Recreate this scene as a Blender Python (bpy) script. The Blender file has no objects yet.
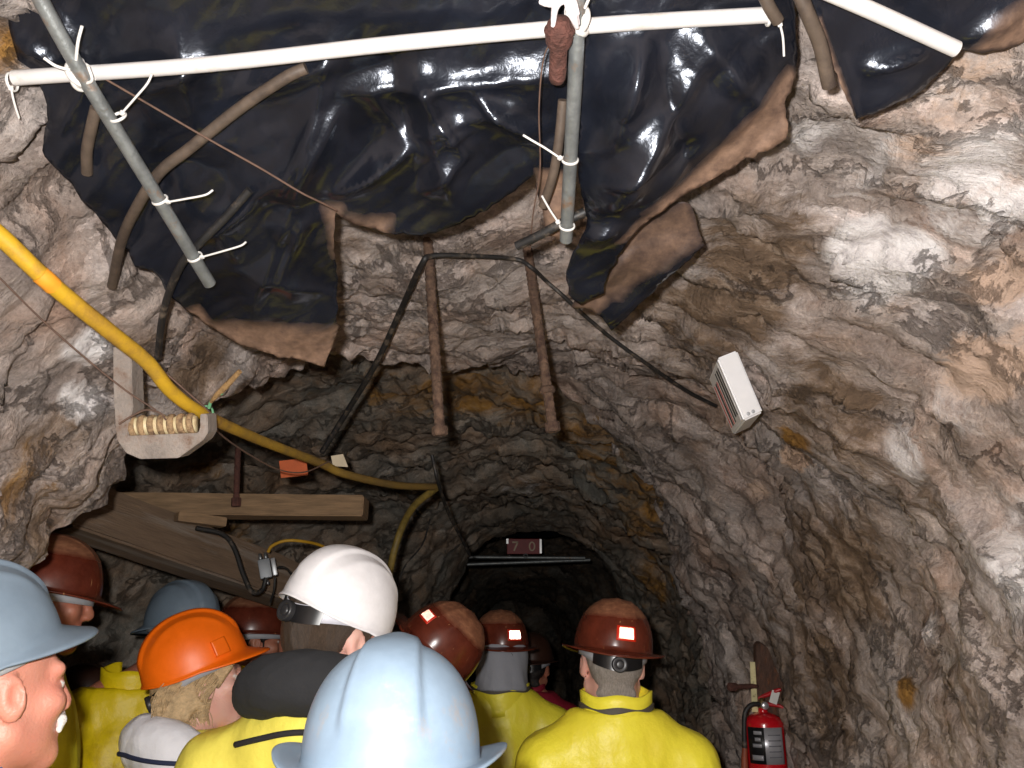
import bpy, bmesh, math, random
import numpy as np
from mathutils import Vector, Matrix, Euler
from mathutils.bvhtree import BVHTree
from mathutils.geometry import delaunay_2d_cdt

random.seed(7)
SC = bpy.context.scene
COL = SC.collection
R = math.radians

# ------------------------------------------------------------------ camera
CZ = 1.68
PITCH = R(16.0)
F = 890.0
cd = bpy.data.cameras.new('camera')
cam = bpy.data.objects.new('camera', cd)
COL.objects.link(cam)
cd.sensor_width = 36.0
cd.lens = 36.0 * F / 1024.0
cd.clip_start = 0.02
cam.location = (0, 0, CZ)
cam.rotation_euler = (R(90) + PITCH, 0, 0)
SC.camera = cam
CP, SP = math.cos(PITCH), math.sin(PITCH)


def ray(u, v):
    a, b = (u - 512.0) / F, (384.0 - v) / F
    return Vector((a, CP - SP * b, SP + CP * b))


CAM = Vector((0, 0, CZ))


def PT(u, v, t):
    """point seen at (u, v), t metres along the view axis"""
    return CAM + ray(u, v) * t


def PY(u, v, y):
    d = ray(u, v)
    return CAM + d * (y / d.y)


def proj(p):
    q = Vector(p) - CAM
    dep = q.y * CP + q.z * SP
    up = -q.y * SP + q.z * CP
    return (512 + F * q.x / dep, 384 - F * up / dep, dep)


# ------------------------------------------------------------------ noise
_rng = np.random.RandomState(11)
_perm = _rng.permutation(256)
_perm = np.concatenate([_perm, _perm, _perm])
_grad = _rng.normal(size=(256, 3))
_grad /= np.linalg.norm(_grad, axis=1)[:, None]


def perlin(p):
    p = np.asarray(p, dtype=np.float64)
    i = np.floor(p).astype(np.int64)
    f = p - i
    i &= 255
    u = f * f * f * (f * (f * 6 - 15) + 10)

    def g(dx, dy, dz):
        h = _perm[_perm[_perm[i[:, 0] + dx] + i[:, 1] + dy] + i[:, 2] + dz]
        gr = _grad[h]
        return gr[:, 0] * (f[:, 0] - dx) + gr[:, 1] * (f[:, 1] - dy) + gr[:, 2] * (f[:, 2] - dz)
    def lp(a, b, t): return a + (b - a) * t
    x0 = lp(lp(g(0, 0, 0), g(1, 0, 0), u[:, 0]), lp(g(0, 1, 0), g(1, 1, 0), u[:, 0]), u[:, 1])
    x1 = lp(lp(g(0, 0, 1), g(1, 0, 1), u[:, 0]), lp(g(0, 1, 1), g(1, 1, 1), u[:, 0]), u[:, 1])
    return lp(x0, x1, u[:, 2]) * 1.5


def fbm(p, octv=4, gain=0.5, ridged=False):
    s, a, out = 1.0, 1.0, 0
    for o in range(octv):
        n = perlin(np.asarray(p) * s + 17.3 * o)
        if ridged:
            n = 1 - 2 * np.abs(n)
        out = out + a * n
        s *= 2.03
        a *= gain
    return out


# ------------------------------------------------------------------ objects
def tag(o, label=None, cat=None, group=None, kind=None):
    if label: o['label'] = label
    if cat: o['category'] = cat
    if group: o['group'] = group
    if kind: o['kind'] = kind
    return o


def empty(name, loc, rz=0.0, label=None, cat=None, group=None):
    o = bpy.data.objects.new(name, None)
    COL.objects.link(o)
    o.location = loc
    o.rotation_euler = (0, 0, rz)
    o.empty_display_size = 0.05
    return tag(o, label, cat, group)


def link(name, me, mat=None, parent=None, smooth=True):
    o = bpy.data.objects.new(name, me)
    COL.objects.link(o)
    if mat is not None:
        for m in (mat if isinstance(mat, (list, tuple)) else [mat]):
            me.materials.append(m)
    if smooth:
        me.polygons.foreach_set('use_smooth', [True] * len(me.polygons))
    if parent is not None:
        o.parent = parent
        # all part meshes are authored in world space unless the parent is given local data
    return o


def wlink(name, me, mat=None, parent=None, smooth=True):
    """mesh authored in world coordinates, parented without moving it"""
    o = link(name, me, mat, None, smooth)
    if parent is not None:
        o.parent = parent
        o.matrix_parent_inverse = mworld(parent).inverted()
    return o


def mworld(o):
    m = Matrix.LocRotScale(o.location, o.rotation_euler, o.scale)
    if o.parent is not None:
        return mworld(o.parent) @ o.matrix_parent_inverse @ m
    return m


def pmesh(name, verts, faces):
    me = bpy.data.meshes.new(name)
    me.from_pydata([tuple(v) for v in verts], [], [tuple(f) for f in faces])
    me.update()
    return me


def bmesh_to(name, bm):
    me = bpy.data.meshes.new(name)
    bmesh.ops.recalc_face_normals(bm, faces=bm.faces)
    bm.to_mesh(me)
    bm.free()
    return me


def edge_split(o, ang=35):
    """sharp edges above an angle"""
    me = o.data
    bm = bmesh.new()
    bm.from_mesh(me)
    for e in bm.edges:
        if len(e.link_faces) == 2 and e.calc_face_angle(0) > R(ang):
            e.smooth = False
    bm.to_mesh(me)
    bm.free()
    return o


def add_box(bm, size, M=Matrix(), bevel=0.0, seg=2):
    r = bmesh.ops.create_cube(bm, size=1.0)
    vs = r['verts']
    for v in vs:
        v.co = Vector((v.co.x * size[0], v.co.y * size[1], v.co.z * size[2]))
    if bevel > 0:
        es = list({e for v in vs for e in v.link_edges})
        rr = bmesh.ops.bevel(bm, geom=es, offset=bevel, segments=seg, affect='EDGES', profile=0.6)
        vs = list({v for f in rr['faces'] for v in f.verts} | {v for v in vs if v.is_valid})
    for v in vs:
        v.co = M @ v.co
    return vs


def frame_from(axis, up=Vector((0, 0, 1))):
    a = Vector(axis).normalized()
    if abs(a.dot(up)) > 0.98:
        up = Vector((0, 1, 0))
    x = up.cross(a).normalized()
    y = a.cross(x)
    return x, y, a


def catmull(pts, n=8):
    P = [Vector(p) for p in pts]
    if len(P) < 3:
        return [P[0].lerp(P[-1], i / n) for i in range(n + 1)]
    P = [P[0] * 2 - P[1]] + P + [P[-1] * 2 - P[-2]]
    out = []
    for i in range(1, len(P) - 2):
        a, b, c, d = P[i - 1], P[i], P[i + 1], P[i + 2]
        for k in range(n):
            t = k / n
            out.append(0.5 * ((2 * b) + (c - a) * t + (2 * a - 5 * b + 4 * c - d) * t * t + (3 * b - a - 3 * c + d) * t ** 3))
    out.append(P[-2].copy())
    return out


def tube_data(path, rad, sides=10, cap=True, off=0):
    """swept tube; rad is a number or one per point"""
    n = len(path)
    rr = rad if hasattr(rad, '__len__') else [rad] * n
    vs, fs = [], []
    px = None
    for i, p in enumerate(path):
        t = (path[min(i + 1, n - 1)] - path[max(i - 1, 0)]).normalized()
        if px is None:
            x, y, _ = frame_from(t)
        else:
            x = (px - t * px.dot(t)).normalized()
            y = t.cross(x)
        px = x
        for k in range(sides):
            a = 2 * math.pi * k / sides
            vs.append(p + (x * math.cos(a) + y * math.sin(a)) * rr[i])
    for i in range(n - 1):
        for k in range(sides):
            k2 = (k + 1) % sides
            fs.append((off + i * sides + k, off + i * sides + k2, off + (i + 1) * sides + k2, off + (i + 1) * sides + k))
    if cap:
        fs.append(tuple(off + k for k in reversed(range(sides))))
        fs.append(tuple(off + (n - 1) * sides + k for k in range(sides)))
    return vs, fs


def tube(name, pts, rad, mat, parent=None, sides=10, n=8, smooth_path=True):
    path = catmull(pts, n) if smooth_path else [Vector(p) for p in pts]
    if hasattr(rad, '__len__') and smooth_path:
        m = len(path)
        rad = [float(np.interp(i / (m - 1) * (len(rad) - 1), range(len(rad)), rad)) for i in range(m)]
    vs, fs = tube_data(path, rad, sides)
    o = wlink(name, pmesh(name, vs, fs), mat, parent)
    return edge_split(o, 50)


def lathe_mesh(name, prof, M=Matrix(), n=32):
    """profile of (r, z) spun round local z"""
    vs, fs = [], []
    for r, z in prof:
        for k in range(n):
            a = 2 * math.pi * k / n
            vs.append(M @ Vector((r * math.cos(a), r * math.sin(a), z)))
    m = len(prof)
    for i in range(m - 1):
        for k in range(n):
            k2 = (k + 1) % n
            fs.append((i * n + k, i * n + k2, (i + 1) * n + k2, (i + 1) * n + k))
    fs.append(tuple(reversed(range(n))))
    fs.append(tuple((m - 1) * n + k for k in range(n)))
    return pmesh(name, vs, fs)


# ------------------------------------------------------------------ materials
def nt(name):
    m = bpy.data.materials.new(name)
    m.use_nodes = True
    t = m.node_tree
    b = t.nodes['Principled BSDF']
    return m, t, b


def N(t, kind, **kw):
    n = t.nodes.new(kind)
    for k, v in kw.items():
        if k in n.inputs:
            n.inputs[k].default_value = v
        else:
            setattr(n, k, v)
    return n


def L(t, a, b): t.links.new(a, b)


def ramp(t, src, stops):
    r = t.nodes.new('ShaderNodeValToRGB')
    cr = r.color_ramp
    while len(cr.elements) < len(stops):
        cr.elements.new(0.5)
    for e, (p, c) in zip(cr.elements, stops):
        e.position = p
        e.color = (*c, 1) if len(c) == 3 else c
    L(t, src, r.inputs['Fac'])
    return r.outputs['Color']


def mixc(t, fac, a, b, mode='MIX'):
    m = t.nodes.new('ShaderNodeMix')
    m.data_type = 'RGBA'
    m.blend_type = mode
    if isinstance(fac, (int, float)): m.inputs[0].default_value = fac
    else: L(t, fac, m.inputs[0])
    for idx, c in ((6, a), (7, b)):
        if isinstance(c, (tuple, list)): m.inputs[idx].default_value = (*c, 1) if len(c) == 3 else c
        else: L(t, c, m.inputs[idx])
    return m.outputs[2]


def math_(t, op, a, b=None, clamp=False):
    m = t.nodes.new('ShaderNodeMath')
    m.operation = op
    m.use_clamp = clamp
    for i, v in enumerate((a, b)):
        if v is None: continue
        if isinstance(v, (int, float)): m.inputs[i].default_value = v
        else: L(t, v, m.inputs[i])
    return m.outputs[0]


def srgb(r, g, b):
    f = lambda c: (c / 255 / 12.92) if c <= 10 else (((c / 255) + 0.055) / 1.055) ** 2.4
    return (f(r), f(g), f(b))


_mats = {}


def mat(name, col, rough=0.6, metal=0.0, var=0.25, scale=20.0, bump=0.0, bscale=60.0, dirt=None, dirt_amt=0.5, dscale=6.0, coat=0.0, spec=0.5, sss=0.0, aniso=None):
    """procedural surface: base colour varied by noise, optional patches of dirt, bump"""
    if name in _mats: return _mats[name]
    m, t, b = nt(name)
    tc = N(t, 'ShaderNodeTexCoord')
    co = tc.outputs['Object']
    if aniso:
        mp = N(t, 'ShaderNodeMapping')
        mp.inputs['Scale'].default_value = aniso
        L(t, co, mp.inputs['Vector'])
        co = mp.outputs['Vector']
    n = N(t, 'ShaderNodeTexNoise', Scale=scale, Detail=6.0, Roughness=0.6)
    L(t, co, n.inputs['Vector'])
    lo = tuple(c * (1 - var) for c in col)
    hi = tuple(min(1, c * (1 + var)) for c in col)
    c = ramp(t, n.outputs['Fac'], [(0.3, lo), (0.7, hi)])
    if dirt is not None:
        d = N(t, 'ShaderNodeTexNoise', Scale=dscale, Detail=8.0, Roughness=0.7)
        L(t, co, d.inputs['Vector'])
        f = ramp(t, d.outputs['Fac'], [(0.62 - 0.3 * dirt_amt, (0, 0, 0)), (0.80 - 0.3 * dirt_amt, (1, 1, 1))])
        c = mixc(t, f, c, dirt)
    L(t, c, b.inputs['Base Color'])
    b.inputs['Roughness'].default_value = rough
    b.inputs['Metallic'].default_value = metal
    b.inputs['Coat Weight'].default_value = coat
    b.inputs['Coat Roughness'].default_value = 0.08
    b.inputs['Specular IOR Level'].default_value = spec
    if sss:
        b.inputs['Subsurface Weight'].default_value = sss
        b.inputs['Subsurface Radius'].default_value = (0.012, 0.004, 0.002)
    if bump:
        bn = N(t, 'ShaderNodeTexNoise', Scale=bscale, Detail=5.0, Roughness=0.6)
        L(t, co, bn.inputs['Vector'])
        bp = N(t, 'ShaderNodeBump', Strength=bump, Distance=0.01)
        L(t, bn.outputs['Fac'], bp.inputs['Height'])
        L(t, bp.outputs['Normal'], b.inputs['Normal'])
    _mats[name] = m
    return m

# ================================================================== TUNNEL
def arch(xl, xr, z0, top, e=2.4, n=400, down=-0.06):
    """open profile from left floor over the crown to right floor, as dense (x, z)"""
    xc, w = (xl + xr) / 2, (xr - xl) / 2
    pts = [(xl, down + (z0 - down) * i / 60) for i in range(60)]
    for i in range(n + 1):
        a = -math.pi / 2 + math.pi * i / n
        s, c = math.sin(a), math.cos(a)
        pts.append((xc + w * math.copysign(abs(s) ** (2 / e), s), z0 + (top - z0) * abs(c) ** (2 / e)))
    pts += [(xr, z0 - (z0 - down) * i / 60) for i in range(1, 61)]
    return np.array(pts)


def resample(p, n):
    d = np.concatenate([[0], np.cumsum(np.hypot(*np.diff(p, axis=0).T))])
    t = np.linspace(0, d[-1], n)
    return np.stack([np.interp(t, d, p[:, 0]), np.interp(t, d, p[:, 1])], 1)


def lerp_tab(y, tab):
    ys = [r[0] for r in tab]
    return [float(np.interp(y, ys, [r[k] for r in tab])) for k in range(1, len(tab[0]))]


# y, x_left, x_right, spring z, crown z
NEAR = [(-1.6, -1.25, 1.15, 0.95, 2.72), (0.6, -1.20, 1.15, 0.95, 2.75), (1.3, -1.17, 1.10, 0.95, 2.70),
        (2.0, -1.12, 1.02, 1.0, 2.58), (2.6, -1.10, 0.99, 1.0, 2.52), (4.4, -1.05, 0.93, 1.0, 2.44)]
FAR = [(0.6, -1.50, 1.35, 1.0, 2.98), (1.6, -1.75, 1.30, 1.1, 2.88), (2.4, -2.15, 1.22, 1.2, 2.72), (3.2, -2.2, 1.10, 1.2, 2.60),
       (3.9, -2.05, 1.03, 1.2, 2.52), (4.5, -1.55, 0.96, 1.1, 2.45), (5.1, -0.76, 0.90, 1.0, 2.42), (5.6, -0.52, 0.82, 1.0, 2.365),
       (5.75, -0.52, 0.82, 1.0, 2.37), (5.95, -0.9, 1.15, 1.0, 2.55), (6.6, -1.1, 1.25, 1.0, 2.62), (8.5, -0.9, 1.1, 1.0, 2.5),
       (10.0, -0.6, 0.75, 1.0, 2.3), (12.5, -0.55, 0.7, 1.0, 2.2)]
NT = 600


def ring(tab, y, n=NT, e=2.45):
    xl, xr, z0, top = lerp_tab(y, tab)
    return resample(arch(xl, xr, z0, top, e), n)


def inside(tab, p, e=2.45):
    xl, xr, z0, top = lerp_tab(p.y, tab)
    xc, w = (xl + xr) / 2, (xr - xl) / 2
    if p.z < z0: return abs(p.x - xc) < w
    return (abs(p.x - xc) / w) ** e + ((p.z - z0) / (top - z0)) ** e < 1


def hit_base(tab, u, v, tmax=9):
    d = ray(u, v)
    t = 0.3
    while t < tmax and inside(tab, CAM + d * t): t += 0.01
    return CAM + d * t


RIM = [(-40, 640), (0, 557), (45, 531), (85, 500), (107, 470), (106, 430), (125, 400), (165, 383), (243, 380), (300, 376), (345, 360), (400, 357),
       (440, 358), (500, 372), (560, 400), (610, 440), (640, 478), (668, 530), (692, 590), (705, 650), (722, 740), (735, 790)]
rs, ry = [], []
for u, v in RIM:
    h = hit_base(NEAR, u, v)
    g = ring(NEAR, h.y)
    k = int(np.argmin((g[:, 0] - h.x) ** 2 + (g[:, 1] - h.z) ** 2))
    rs.append(k / (NT - 1)); ry.append(h.y)
o_ = np.argsort(rs)
rs = np.array(rs)[o_]; ry = np.array(ry)[o_]
sN = np.linspace(0, 1, NT)
rimY = np.interp(sN, rs, ry)
rimY = np.clip(rimY, 1.15, 4.3)
rimY = np.convolve(np.pad(rimY, 4, mode='edge'), np.ones(9) / 9, 'valid')
jit = perlin(np.stack([sN * 38, sN * 0 + 3.3, sN * 0], 1)) * 0.10 + perlin(np.stack([sN * 110, sN * 0 + 8.3, sN * 0], 1)) * 0.05
rimY = rimY + jit * np.clip(rimY - 1.0, 0.3, 1.2)

FOL = np.array([0.22, 0.90, -0.36]); FOL /= np.linalg.norm(FOL)      # normal of the rock's foliation
FA = np.cross(FOL, [1, 0, 0]); FA /= np.linalg.norm(FA)
FB = np.cross(FOL, FA)


def fol(p):
    return np.stack([p @ FOL, (p @ FA) * 0.30, (p @ FB) * 0.30], 1)


def facets(q, seed=0):
    """broken faces: each cell is a tilted plane of its own"""
    q = np.asarray(q)
    i0 = np.floor(q).astype(np.int64)
    best = np.full(len(q), 1e9); out = np.zeros(len(q))
    for dx in (-1, 0, 1):
        for dy in (-1, 0, 1):
            for dz in (-1, 0, 1):
                c = (i0 + np.array((dx, dy, dz)) + seed)
                h = _perm[(_perm[(_perm[c[:, 0] & 255] + c[:, 1]) & 255] + c[:, 2]) & 255]
                h2, h3 = _perm[(h + 61) & 255], _perm[(h + 133) & 255]
                pt = (c - seed) + 0.5 + np.stack([h / 256 - .5, h2 / 256 - .5, h3 / 256 - .5], 1) * 0.9
                v = q - pt
                d = (v * v).sum(1)
                val = (h3 / 256 - .5) * 0.9 + (v * _grad[h2]).sum(1) * 1.1
                m = d < best
                best[m] = d[m]; out[m] = val[m]
    return out


def rock_disp(p, big=0.10, mid=0.05, fine=0.022):
    d = fbm(p * 1.3 + 5.1, 2) * big
    q = fol(p)
    d += (fbm(q * 6.5 + 2.2, 3, 0.55, True) - 0.6) * mid * 0.30
    d += fbm(p * 5.5 + 9.0, 3) * mid * 0.6
    # stepped slabs along the foliation
    h = q[:, 0] * 9 + fbm(p * 3.0, 2) * 0.8
    st = (h - np.floor(h))
    d += (np.abs(st - 0.5) - 0.25) * fine * 1.1
    d += fbm(q * 26 + 4, 3, 0.6) * fine * 0.45
    wq = q + 0.06 * np.stack([fbm(p * 4 + 1, 2), fbm(p * 4 + 7, 2), fbm(p * 4 + 13, 2)], 1)
    d += facets(wq * np.array((5.0, 8.5, 8.5))) * mid * 0.42
    d += facets(wq * np.array((13.0, 21.0, 21.0)), 40) * fine * 0.55
    d += facets(wq * np.array((30.0, 46.0, 46.0)), 90) * fine * 0.26
    return d


def grid_mesh(P, keep_cols=None):
    nr, ncol = P.shape[:2]
    idx = np.arange(nr * ncol).reshape(nr, ncol)
    f = np.stack([idx[:-1, :-1], idx[:-1, 1:], idx[1:, 1:], idx[1:, :-1]], -1).reshape(-1, 4)
    return f


def normals_of(P):
    du = np.gradient(P, axis=1)
    dv = np.gradient(P, axis=0)
    n = np.cross(du, dv)
    n /= np.linalg.norm(n, axis=2)[..., None] + 1e-9
    return n


# --- near shell
NS = 430
tt = np.linspace(0, 1, NS)
tt = 0.55 * tt + 0.45 * tt ** 0.6                         # more rows toward the rim
Y0 = -1.6
ringsY = {}
Pn = np.zeros((NS, NT, 3))
ytab = np.linspace(Y0, 4.9, 120)
rtab = np.array([ring(NEAR, y) for y in ytab])            # 120 x NT x 2
for j in range(NT):
    ys = Y0 + (rimY[j] - Y0) * tt
    Pn[:, j, 0] = np.interp(ys, ytab, rtab[:, j, 0])
    Pn[:, j, 1] = ys
    Pn[:, j, 2] = np.interp(ys, ytab, rtab[:, j, 1])
nrm = normals_of(Pn)
ctr = np.array([0, 0, 1.4])
sgn = np.sign(((Pn - np.array([0, 0, 1.3])) * nrm)[..., [0, 2]].sum(-1))
nrm *= np.where(sgn >= 0, 1, -1)[..., None]               # outward
flat = Pn.reshape(-1, 3)
dsp = rock_disp(flat).reshape(NS, NT)
dsp -= 0.03
Pn2 = Pn + nrm * dsp[..., None]
# lip: from the rim outward and back into the rock, so the edge has real depth
lipA = Pn2[-1] + nrm[-1] * 0.02 + np.array([0, 0.015, 0])
lipB = Pn2[-1] + nrm[-1] * 0.10 + np.array([0, 0.02, 0])
lipC = Pn2[-1] + nrm[-1] * 0.45 + np.array([0, -0.05, 0])
Pn3 = np.concatenate([Pn2, lipA[None], lipB[None], lipC[None]], 0)

# --- far shell
ysf = np.concatenate([np.linspace(0.6, 6.0, 330), np.linspace(6.06, 12.5, 70)])
Pf = np.zeros((len(ysf), NT, 3))
for i, y in enumerate(ysf):
    rg = ring(FAR, y)
    Pf[i, :, 0] = rg[:, 0]; Pf[i, :, 1] = y; Pf[i, :, 2] = rg[:, 1]
nf = normals_of(Pf)
sgn = np.sign(((Pf - np.array([0.1, 0, 1.2])) * nf)[..., [0, 2]].sum(-1))
nf *= np.where(sgn >= 0, 1, -1)[..., None]
fl = Pf.reshape(-1, 3)
df = (rock_disp(fl + 3.0, 0.09, 0.07, 0.03)).reshape(Pf.shape[:2])
# knock the inner arch's edge about
damp = 1 - 0.6 * np.exp(-((ysf - 5.68) / 0.25) ** 2)
Pf2 = Pf + nf * (df * damp[:, None])[..., None]
# the heading closes at its far end
endc = Pf2[-1].mean(0)
ends = [Pf2[-1] + (endc - Pf2[-1]) * k + np.array([0, 0.25 * k, 0]) for k in (0.35, 0.7, 1.0)]
Pf3 = np.concatenate([Pf2, np.array(ends)], 0)


# ------------------------------------------------------------------ rock material
def rock_material(name, tone):
    """tone 0 = pale dry rock near the entrance, 1 = dark wet rock further in"""
    m, t, b = nt(name)
    tc = N(t, 'ShaderNodeTexCoord')
    co = tc.outputs['Object']
    # foliation frame
    def dotv(v, s):
        d = N(t, 'ShaderNodeVectorMath', operation='DOT_PRODUCT')
        d.inputs[1].default_value = tuple(float(x * s) for x in v)
        L(t, co, d.inputs[0])
        return d.outputs['Value']
    cb = N(t, 'ShaderNodeCombineXYZ')
    L(t, dotv(FOL, 1.0), cb.inputs[0]); L(t, dotv(FA, 0.36), cb.inputs[1]); L(t, dotv(FB, 0.36), cb.inputs[2])
    fo = cb.outputs[0]
    n1 = N(t, 'ShaderNodeTexNoise', Scale=4.2, Detail=12.0, Roughness=0.72, Distortion=0.9); L(t, fo, n1.inputs['Vector'])
    n2 = N(t, 'ShaderNodeTexNoise', Scale=3.2, Detail=10.0, Roughness=0.68, Distortion=0.5); L(t, co, n2.inputs['Vector'])
    n3 = N(t, 'ShaderNodeTexNoise', Scale=32.0, Detail=9.0, Roughness=0.74, Distortion=0.35); L(t, fo, n3.inputs['Vector'])
    n4 = N(t, 'ShaderNodeTexNoise', Scale=11.0, Detail=9.0, Roughness=0.7, Distortion=0.8); L(t, fo, n4.inputs['Vector'])
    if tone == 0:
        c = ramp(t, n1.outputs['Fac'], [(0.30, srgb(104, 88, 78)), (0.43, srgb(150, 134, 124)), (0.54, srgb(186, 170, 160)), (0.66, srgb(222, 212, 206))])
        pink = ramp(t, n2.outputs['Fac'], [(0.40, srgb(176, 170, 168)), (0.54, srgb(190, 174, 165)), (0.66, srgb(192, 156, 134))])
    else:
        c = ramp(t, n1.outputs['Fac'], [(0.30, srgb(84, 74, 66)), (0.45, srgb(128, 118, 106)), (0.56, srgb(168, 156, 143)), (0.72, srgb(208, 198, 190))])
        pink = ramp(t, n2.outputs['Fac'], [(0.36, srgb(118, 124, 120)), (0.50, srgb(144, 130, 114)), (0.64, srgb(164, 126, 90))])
    c = mixc(t, 0.55, c, pink)
    # fine lights and darks that belong to the mineral grain
    g = ramp(t, n3.outputs['Fac'], [(0.30, (0.40, 0.37, 0.35)), (0.46, (0.85, 0.85, 0.85)), (0.58, (1.0, 1.0, 1.0)), (0.70, (1.75, 1.75, 1.78))])
    c = mixc(t, 0.85, c, g, 'MULTIPLY')
    n6 = N(t, 'ShaderNodeTexNoise', Scale=120.0, Detail=6.0, Roughness=0.75); L(t, co, n6.inputs['Vector'])
    gr = ramp(t, n6.outputs['Fac'], [(0.30, (0.55, 0.53, 0.52)), (0.5, (0.95, 0.95, 0.95)), (0.62, (1.15, 1.15, 1.15)), (0.72, (1.9, 1.9, 1.92))])
    c = mixc(t, 0.7, c, gr, 'MULTIPLY')
    dk = ramp(t, n4.outputs['Fac'], [(0.28, (0.36, 0.31, 0.28)), (0.46, (1, 1, 1))])
    c = mixc(t, 0.6, c, dk, 'MULTIPLY')
    # chips: every small broken face has its own tint
    vc = N(t, 'ShaderNodeTexVoronoi', Scale=17.0)
    wv0 = N(t, 'ShaderNodeVectorMath', operation='MULTIPLY_ADD')
    L(t, n4.outputs['Color'], wv0.inputs[0]); wv0.inputs[1].default_value = (0.10, 0.10, 0.10); L(t, fo, wv0.inputs[2])
    L(t, wv0.outputs[0], vc.inputs['Vector'])
    sv = N(t, 'ShaderNodeSeparateColor'); L(t, vc.outputs['Color'], sv.inputs[0])
    chip = ramp(t, sv.outputs[0], [(0.0, (0.50, 0.46, 0.43)), (0.4, (0.9, 0.88, 0.86)), (0.8, (1.12, 1.12, 1.12)), (1.0, (1.55, 1.55, 1.6))])
    c = mixc(t, 0.55, c, chip, 'MULTIPLY')
    # mineral masks stored on the mesh: quartz, ochre, brown rock, tan crust; ochre and tan also carry a painted glow
    at = N(t, 'ShaderNodeAttribute', attribute_name='mineral_and_glow')
    sp = N(t, 'ShaderNodeSeparateColor'); L(t, at.outputs['Color'], sp.inputs[0])
    def brk(x, lo=0.30, hi=0.62):
        s = math_(t, 'ADD', x, math_(t, 'MULTIPLY', math_(t, 'SUBTRACT', n4.outputs['Fac'], 0.5), 1.6))
        r_ = N(t, 'ShaderNodeMapRange'); r_.inputs[1].default_value = lo; r_.inputs[2].default_value = hi
        L(t, s, r_.inputs[0])
        return r_.outputs[0]
    brown = ramp(t, n3.outputs['Fac'], [(0.3, srgb(66, 52, 40)), (0.52, srgb(116, 95, 76)), (0.72, srgb(176, 156, 138))])
    c = mixc(t, brk(sp.outputs[2]), c, brown)
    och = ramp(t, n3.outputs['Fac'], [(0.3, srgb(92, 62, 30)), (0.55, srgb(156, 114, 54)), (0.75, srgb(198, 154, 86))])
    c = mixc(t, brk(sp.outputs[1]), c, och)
    qz = ramp(t, n3.outputs['Fac'], [(0.3, srgb(176, 168, 168)), (0.5, srgb(232, 226, 224)), (0.7, srgb(250, 248, 248))])
    c = mixc(t, brk(sp.outputs[0]), c, qz)
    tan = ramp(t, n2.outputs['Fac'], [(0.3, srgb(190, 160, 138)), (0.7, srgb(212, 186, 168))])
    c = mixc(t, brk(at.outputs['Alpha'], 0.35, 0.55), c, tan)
    # cracks
    vo = N(t, 'ShaderNodeTexVoronoi', feature='DISTANCE_TO_EDGE', Scale=3.0)
    wv = N(t, 'ShaderNodeVectorMath', operation='MULTIPLY_ADD')
    L(t, n2.outputs['Color'], wv.inputs[0]); wv.inputs[1].default_value = (0.5, 0.5, 0.5); L(t, fo, wv.inputs[2])
    L(t, wv.outputs[0], vo.inputs['Vector'])
    ck = ramp(t, vo.outputs['Distance'], [(0.0, (0.25, 0.2, 0.17)), (0.018, (1, 1, 1))])
    c = mixc(t, 0.35, c, ck, 'MULTIPLY')
    L(t, c, b.inputs['Base Color'])
    rr = N(t, 'ShaderNodeMapRange'); rr.inputs[1].default_value = 0.35; rr.inputs[2].default_value = 0.65
    rr.inputs[3].default_value = 0.42; rr.inputs[4].default_value = 0.8
    L(t, n4.outputs['Fac'], rr.inputs[0]); L(t, rr.outputs[0], b.inputs['Roughness'])
    b.inputs['Specular IOR Level'].default_value = 0.45
    hs = math_(t, 'ADD', math_(t, 'MULTIPLY', n3.outputs['Fac'], 0.45), math_(t, 'MULTIPLY', n4.outputs['Fac'], 0.9))
    hs = math_(t, 'ADD', hs, math_(t, 'MULTIPLY', math_(t, 'MINIMUM', vo.outputs['Distance'], 0.03), 10.0))
    n5 = N(t, 'ShaderNodeTexNoise', Scale=95.0, Detail=4.0, Roughness=0.7); L(t, co, n5.inputs['Vector'])
    hs = math_(t, 'ADD', hs, math_(t, 'MULTIPLY', n5.outputs['Fac'], 0.22))
    bp = N(t, 'ShaderNodeBump', Strength=0.95, Distance=0.028)
    L(t, hs, bp.inputs['Height']); L(t, bp.outputs['Normal'], b.inputs['Normal'])
    return m


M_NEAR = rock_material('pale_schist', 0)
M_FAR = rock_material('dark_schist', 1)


def masks(P, spots):
    out = np.zeros((len(P), 4), dtype=np.float32)
    for ch, c, r, amt in spots:
        d = np.linalg.norm((P - np.array(c)) / np.array(r), axis=1)
        out[:, ch] = np.maximum(out[:, ch], amt * np.clip(1.35 - d, 0, 1))
    return out


def set_masks(me, arr):
    a = me.color_attributes.new('mineral_and_glow', 'FLOAT_COLOR', 'POINT')
    a.data.foreach_set('color', arr.ravel())


allN = Pn3.reshape(-1, 3)
allF = Pf3.reshape(-1, 3)
fN, fF = grid_mesh(Pn3), grid_mesh(Pf3)
bvhN = BVHTree.FromPolygons([tuple(p) for p in allN], [tuple(map(int, f)) for f in fN])
bvhF = BVHTree.FromPolygons([tuple(p) for p in allF], [tuple(map(int, f)) for f in fF])


def hitN(u, v):
    p = bvhN.ray_cast(CAM, ray(u, v).normalized())[0]
    return p if p is not None else hit_base(NEAR, u, v)


def hitF(u, v):
    p = bvhF.ray_cast(CAM, ray(u, v).normalized())[0]
    return p if p is not None else hit_base(FAR, u, v, 8)


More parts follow.
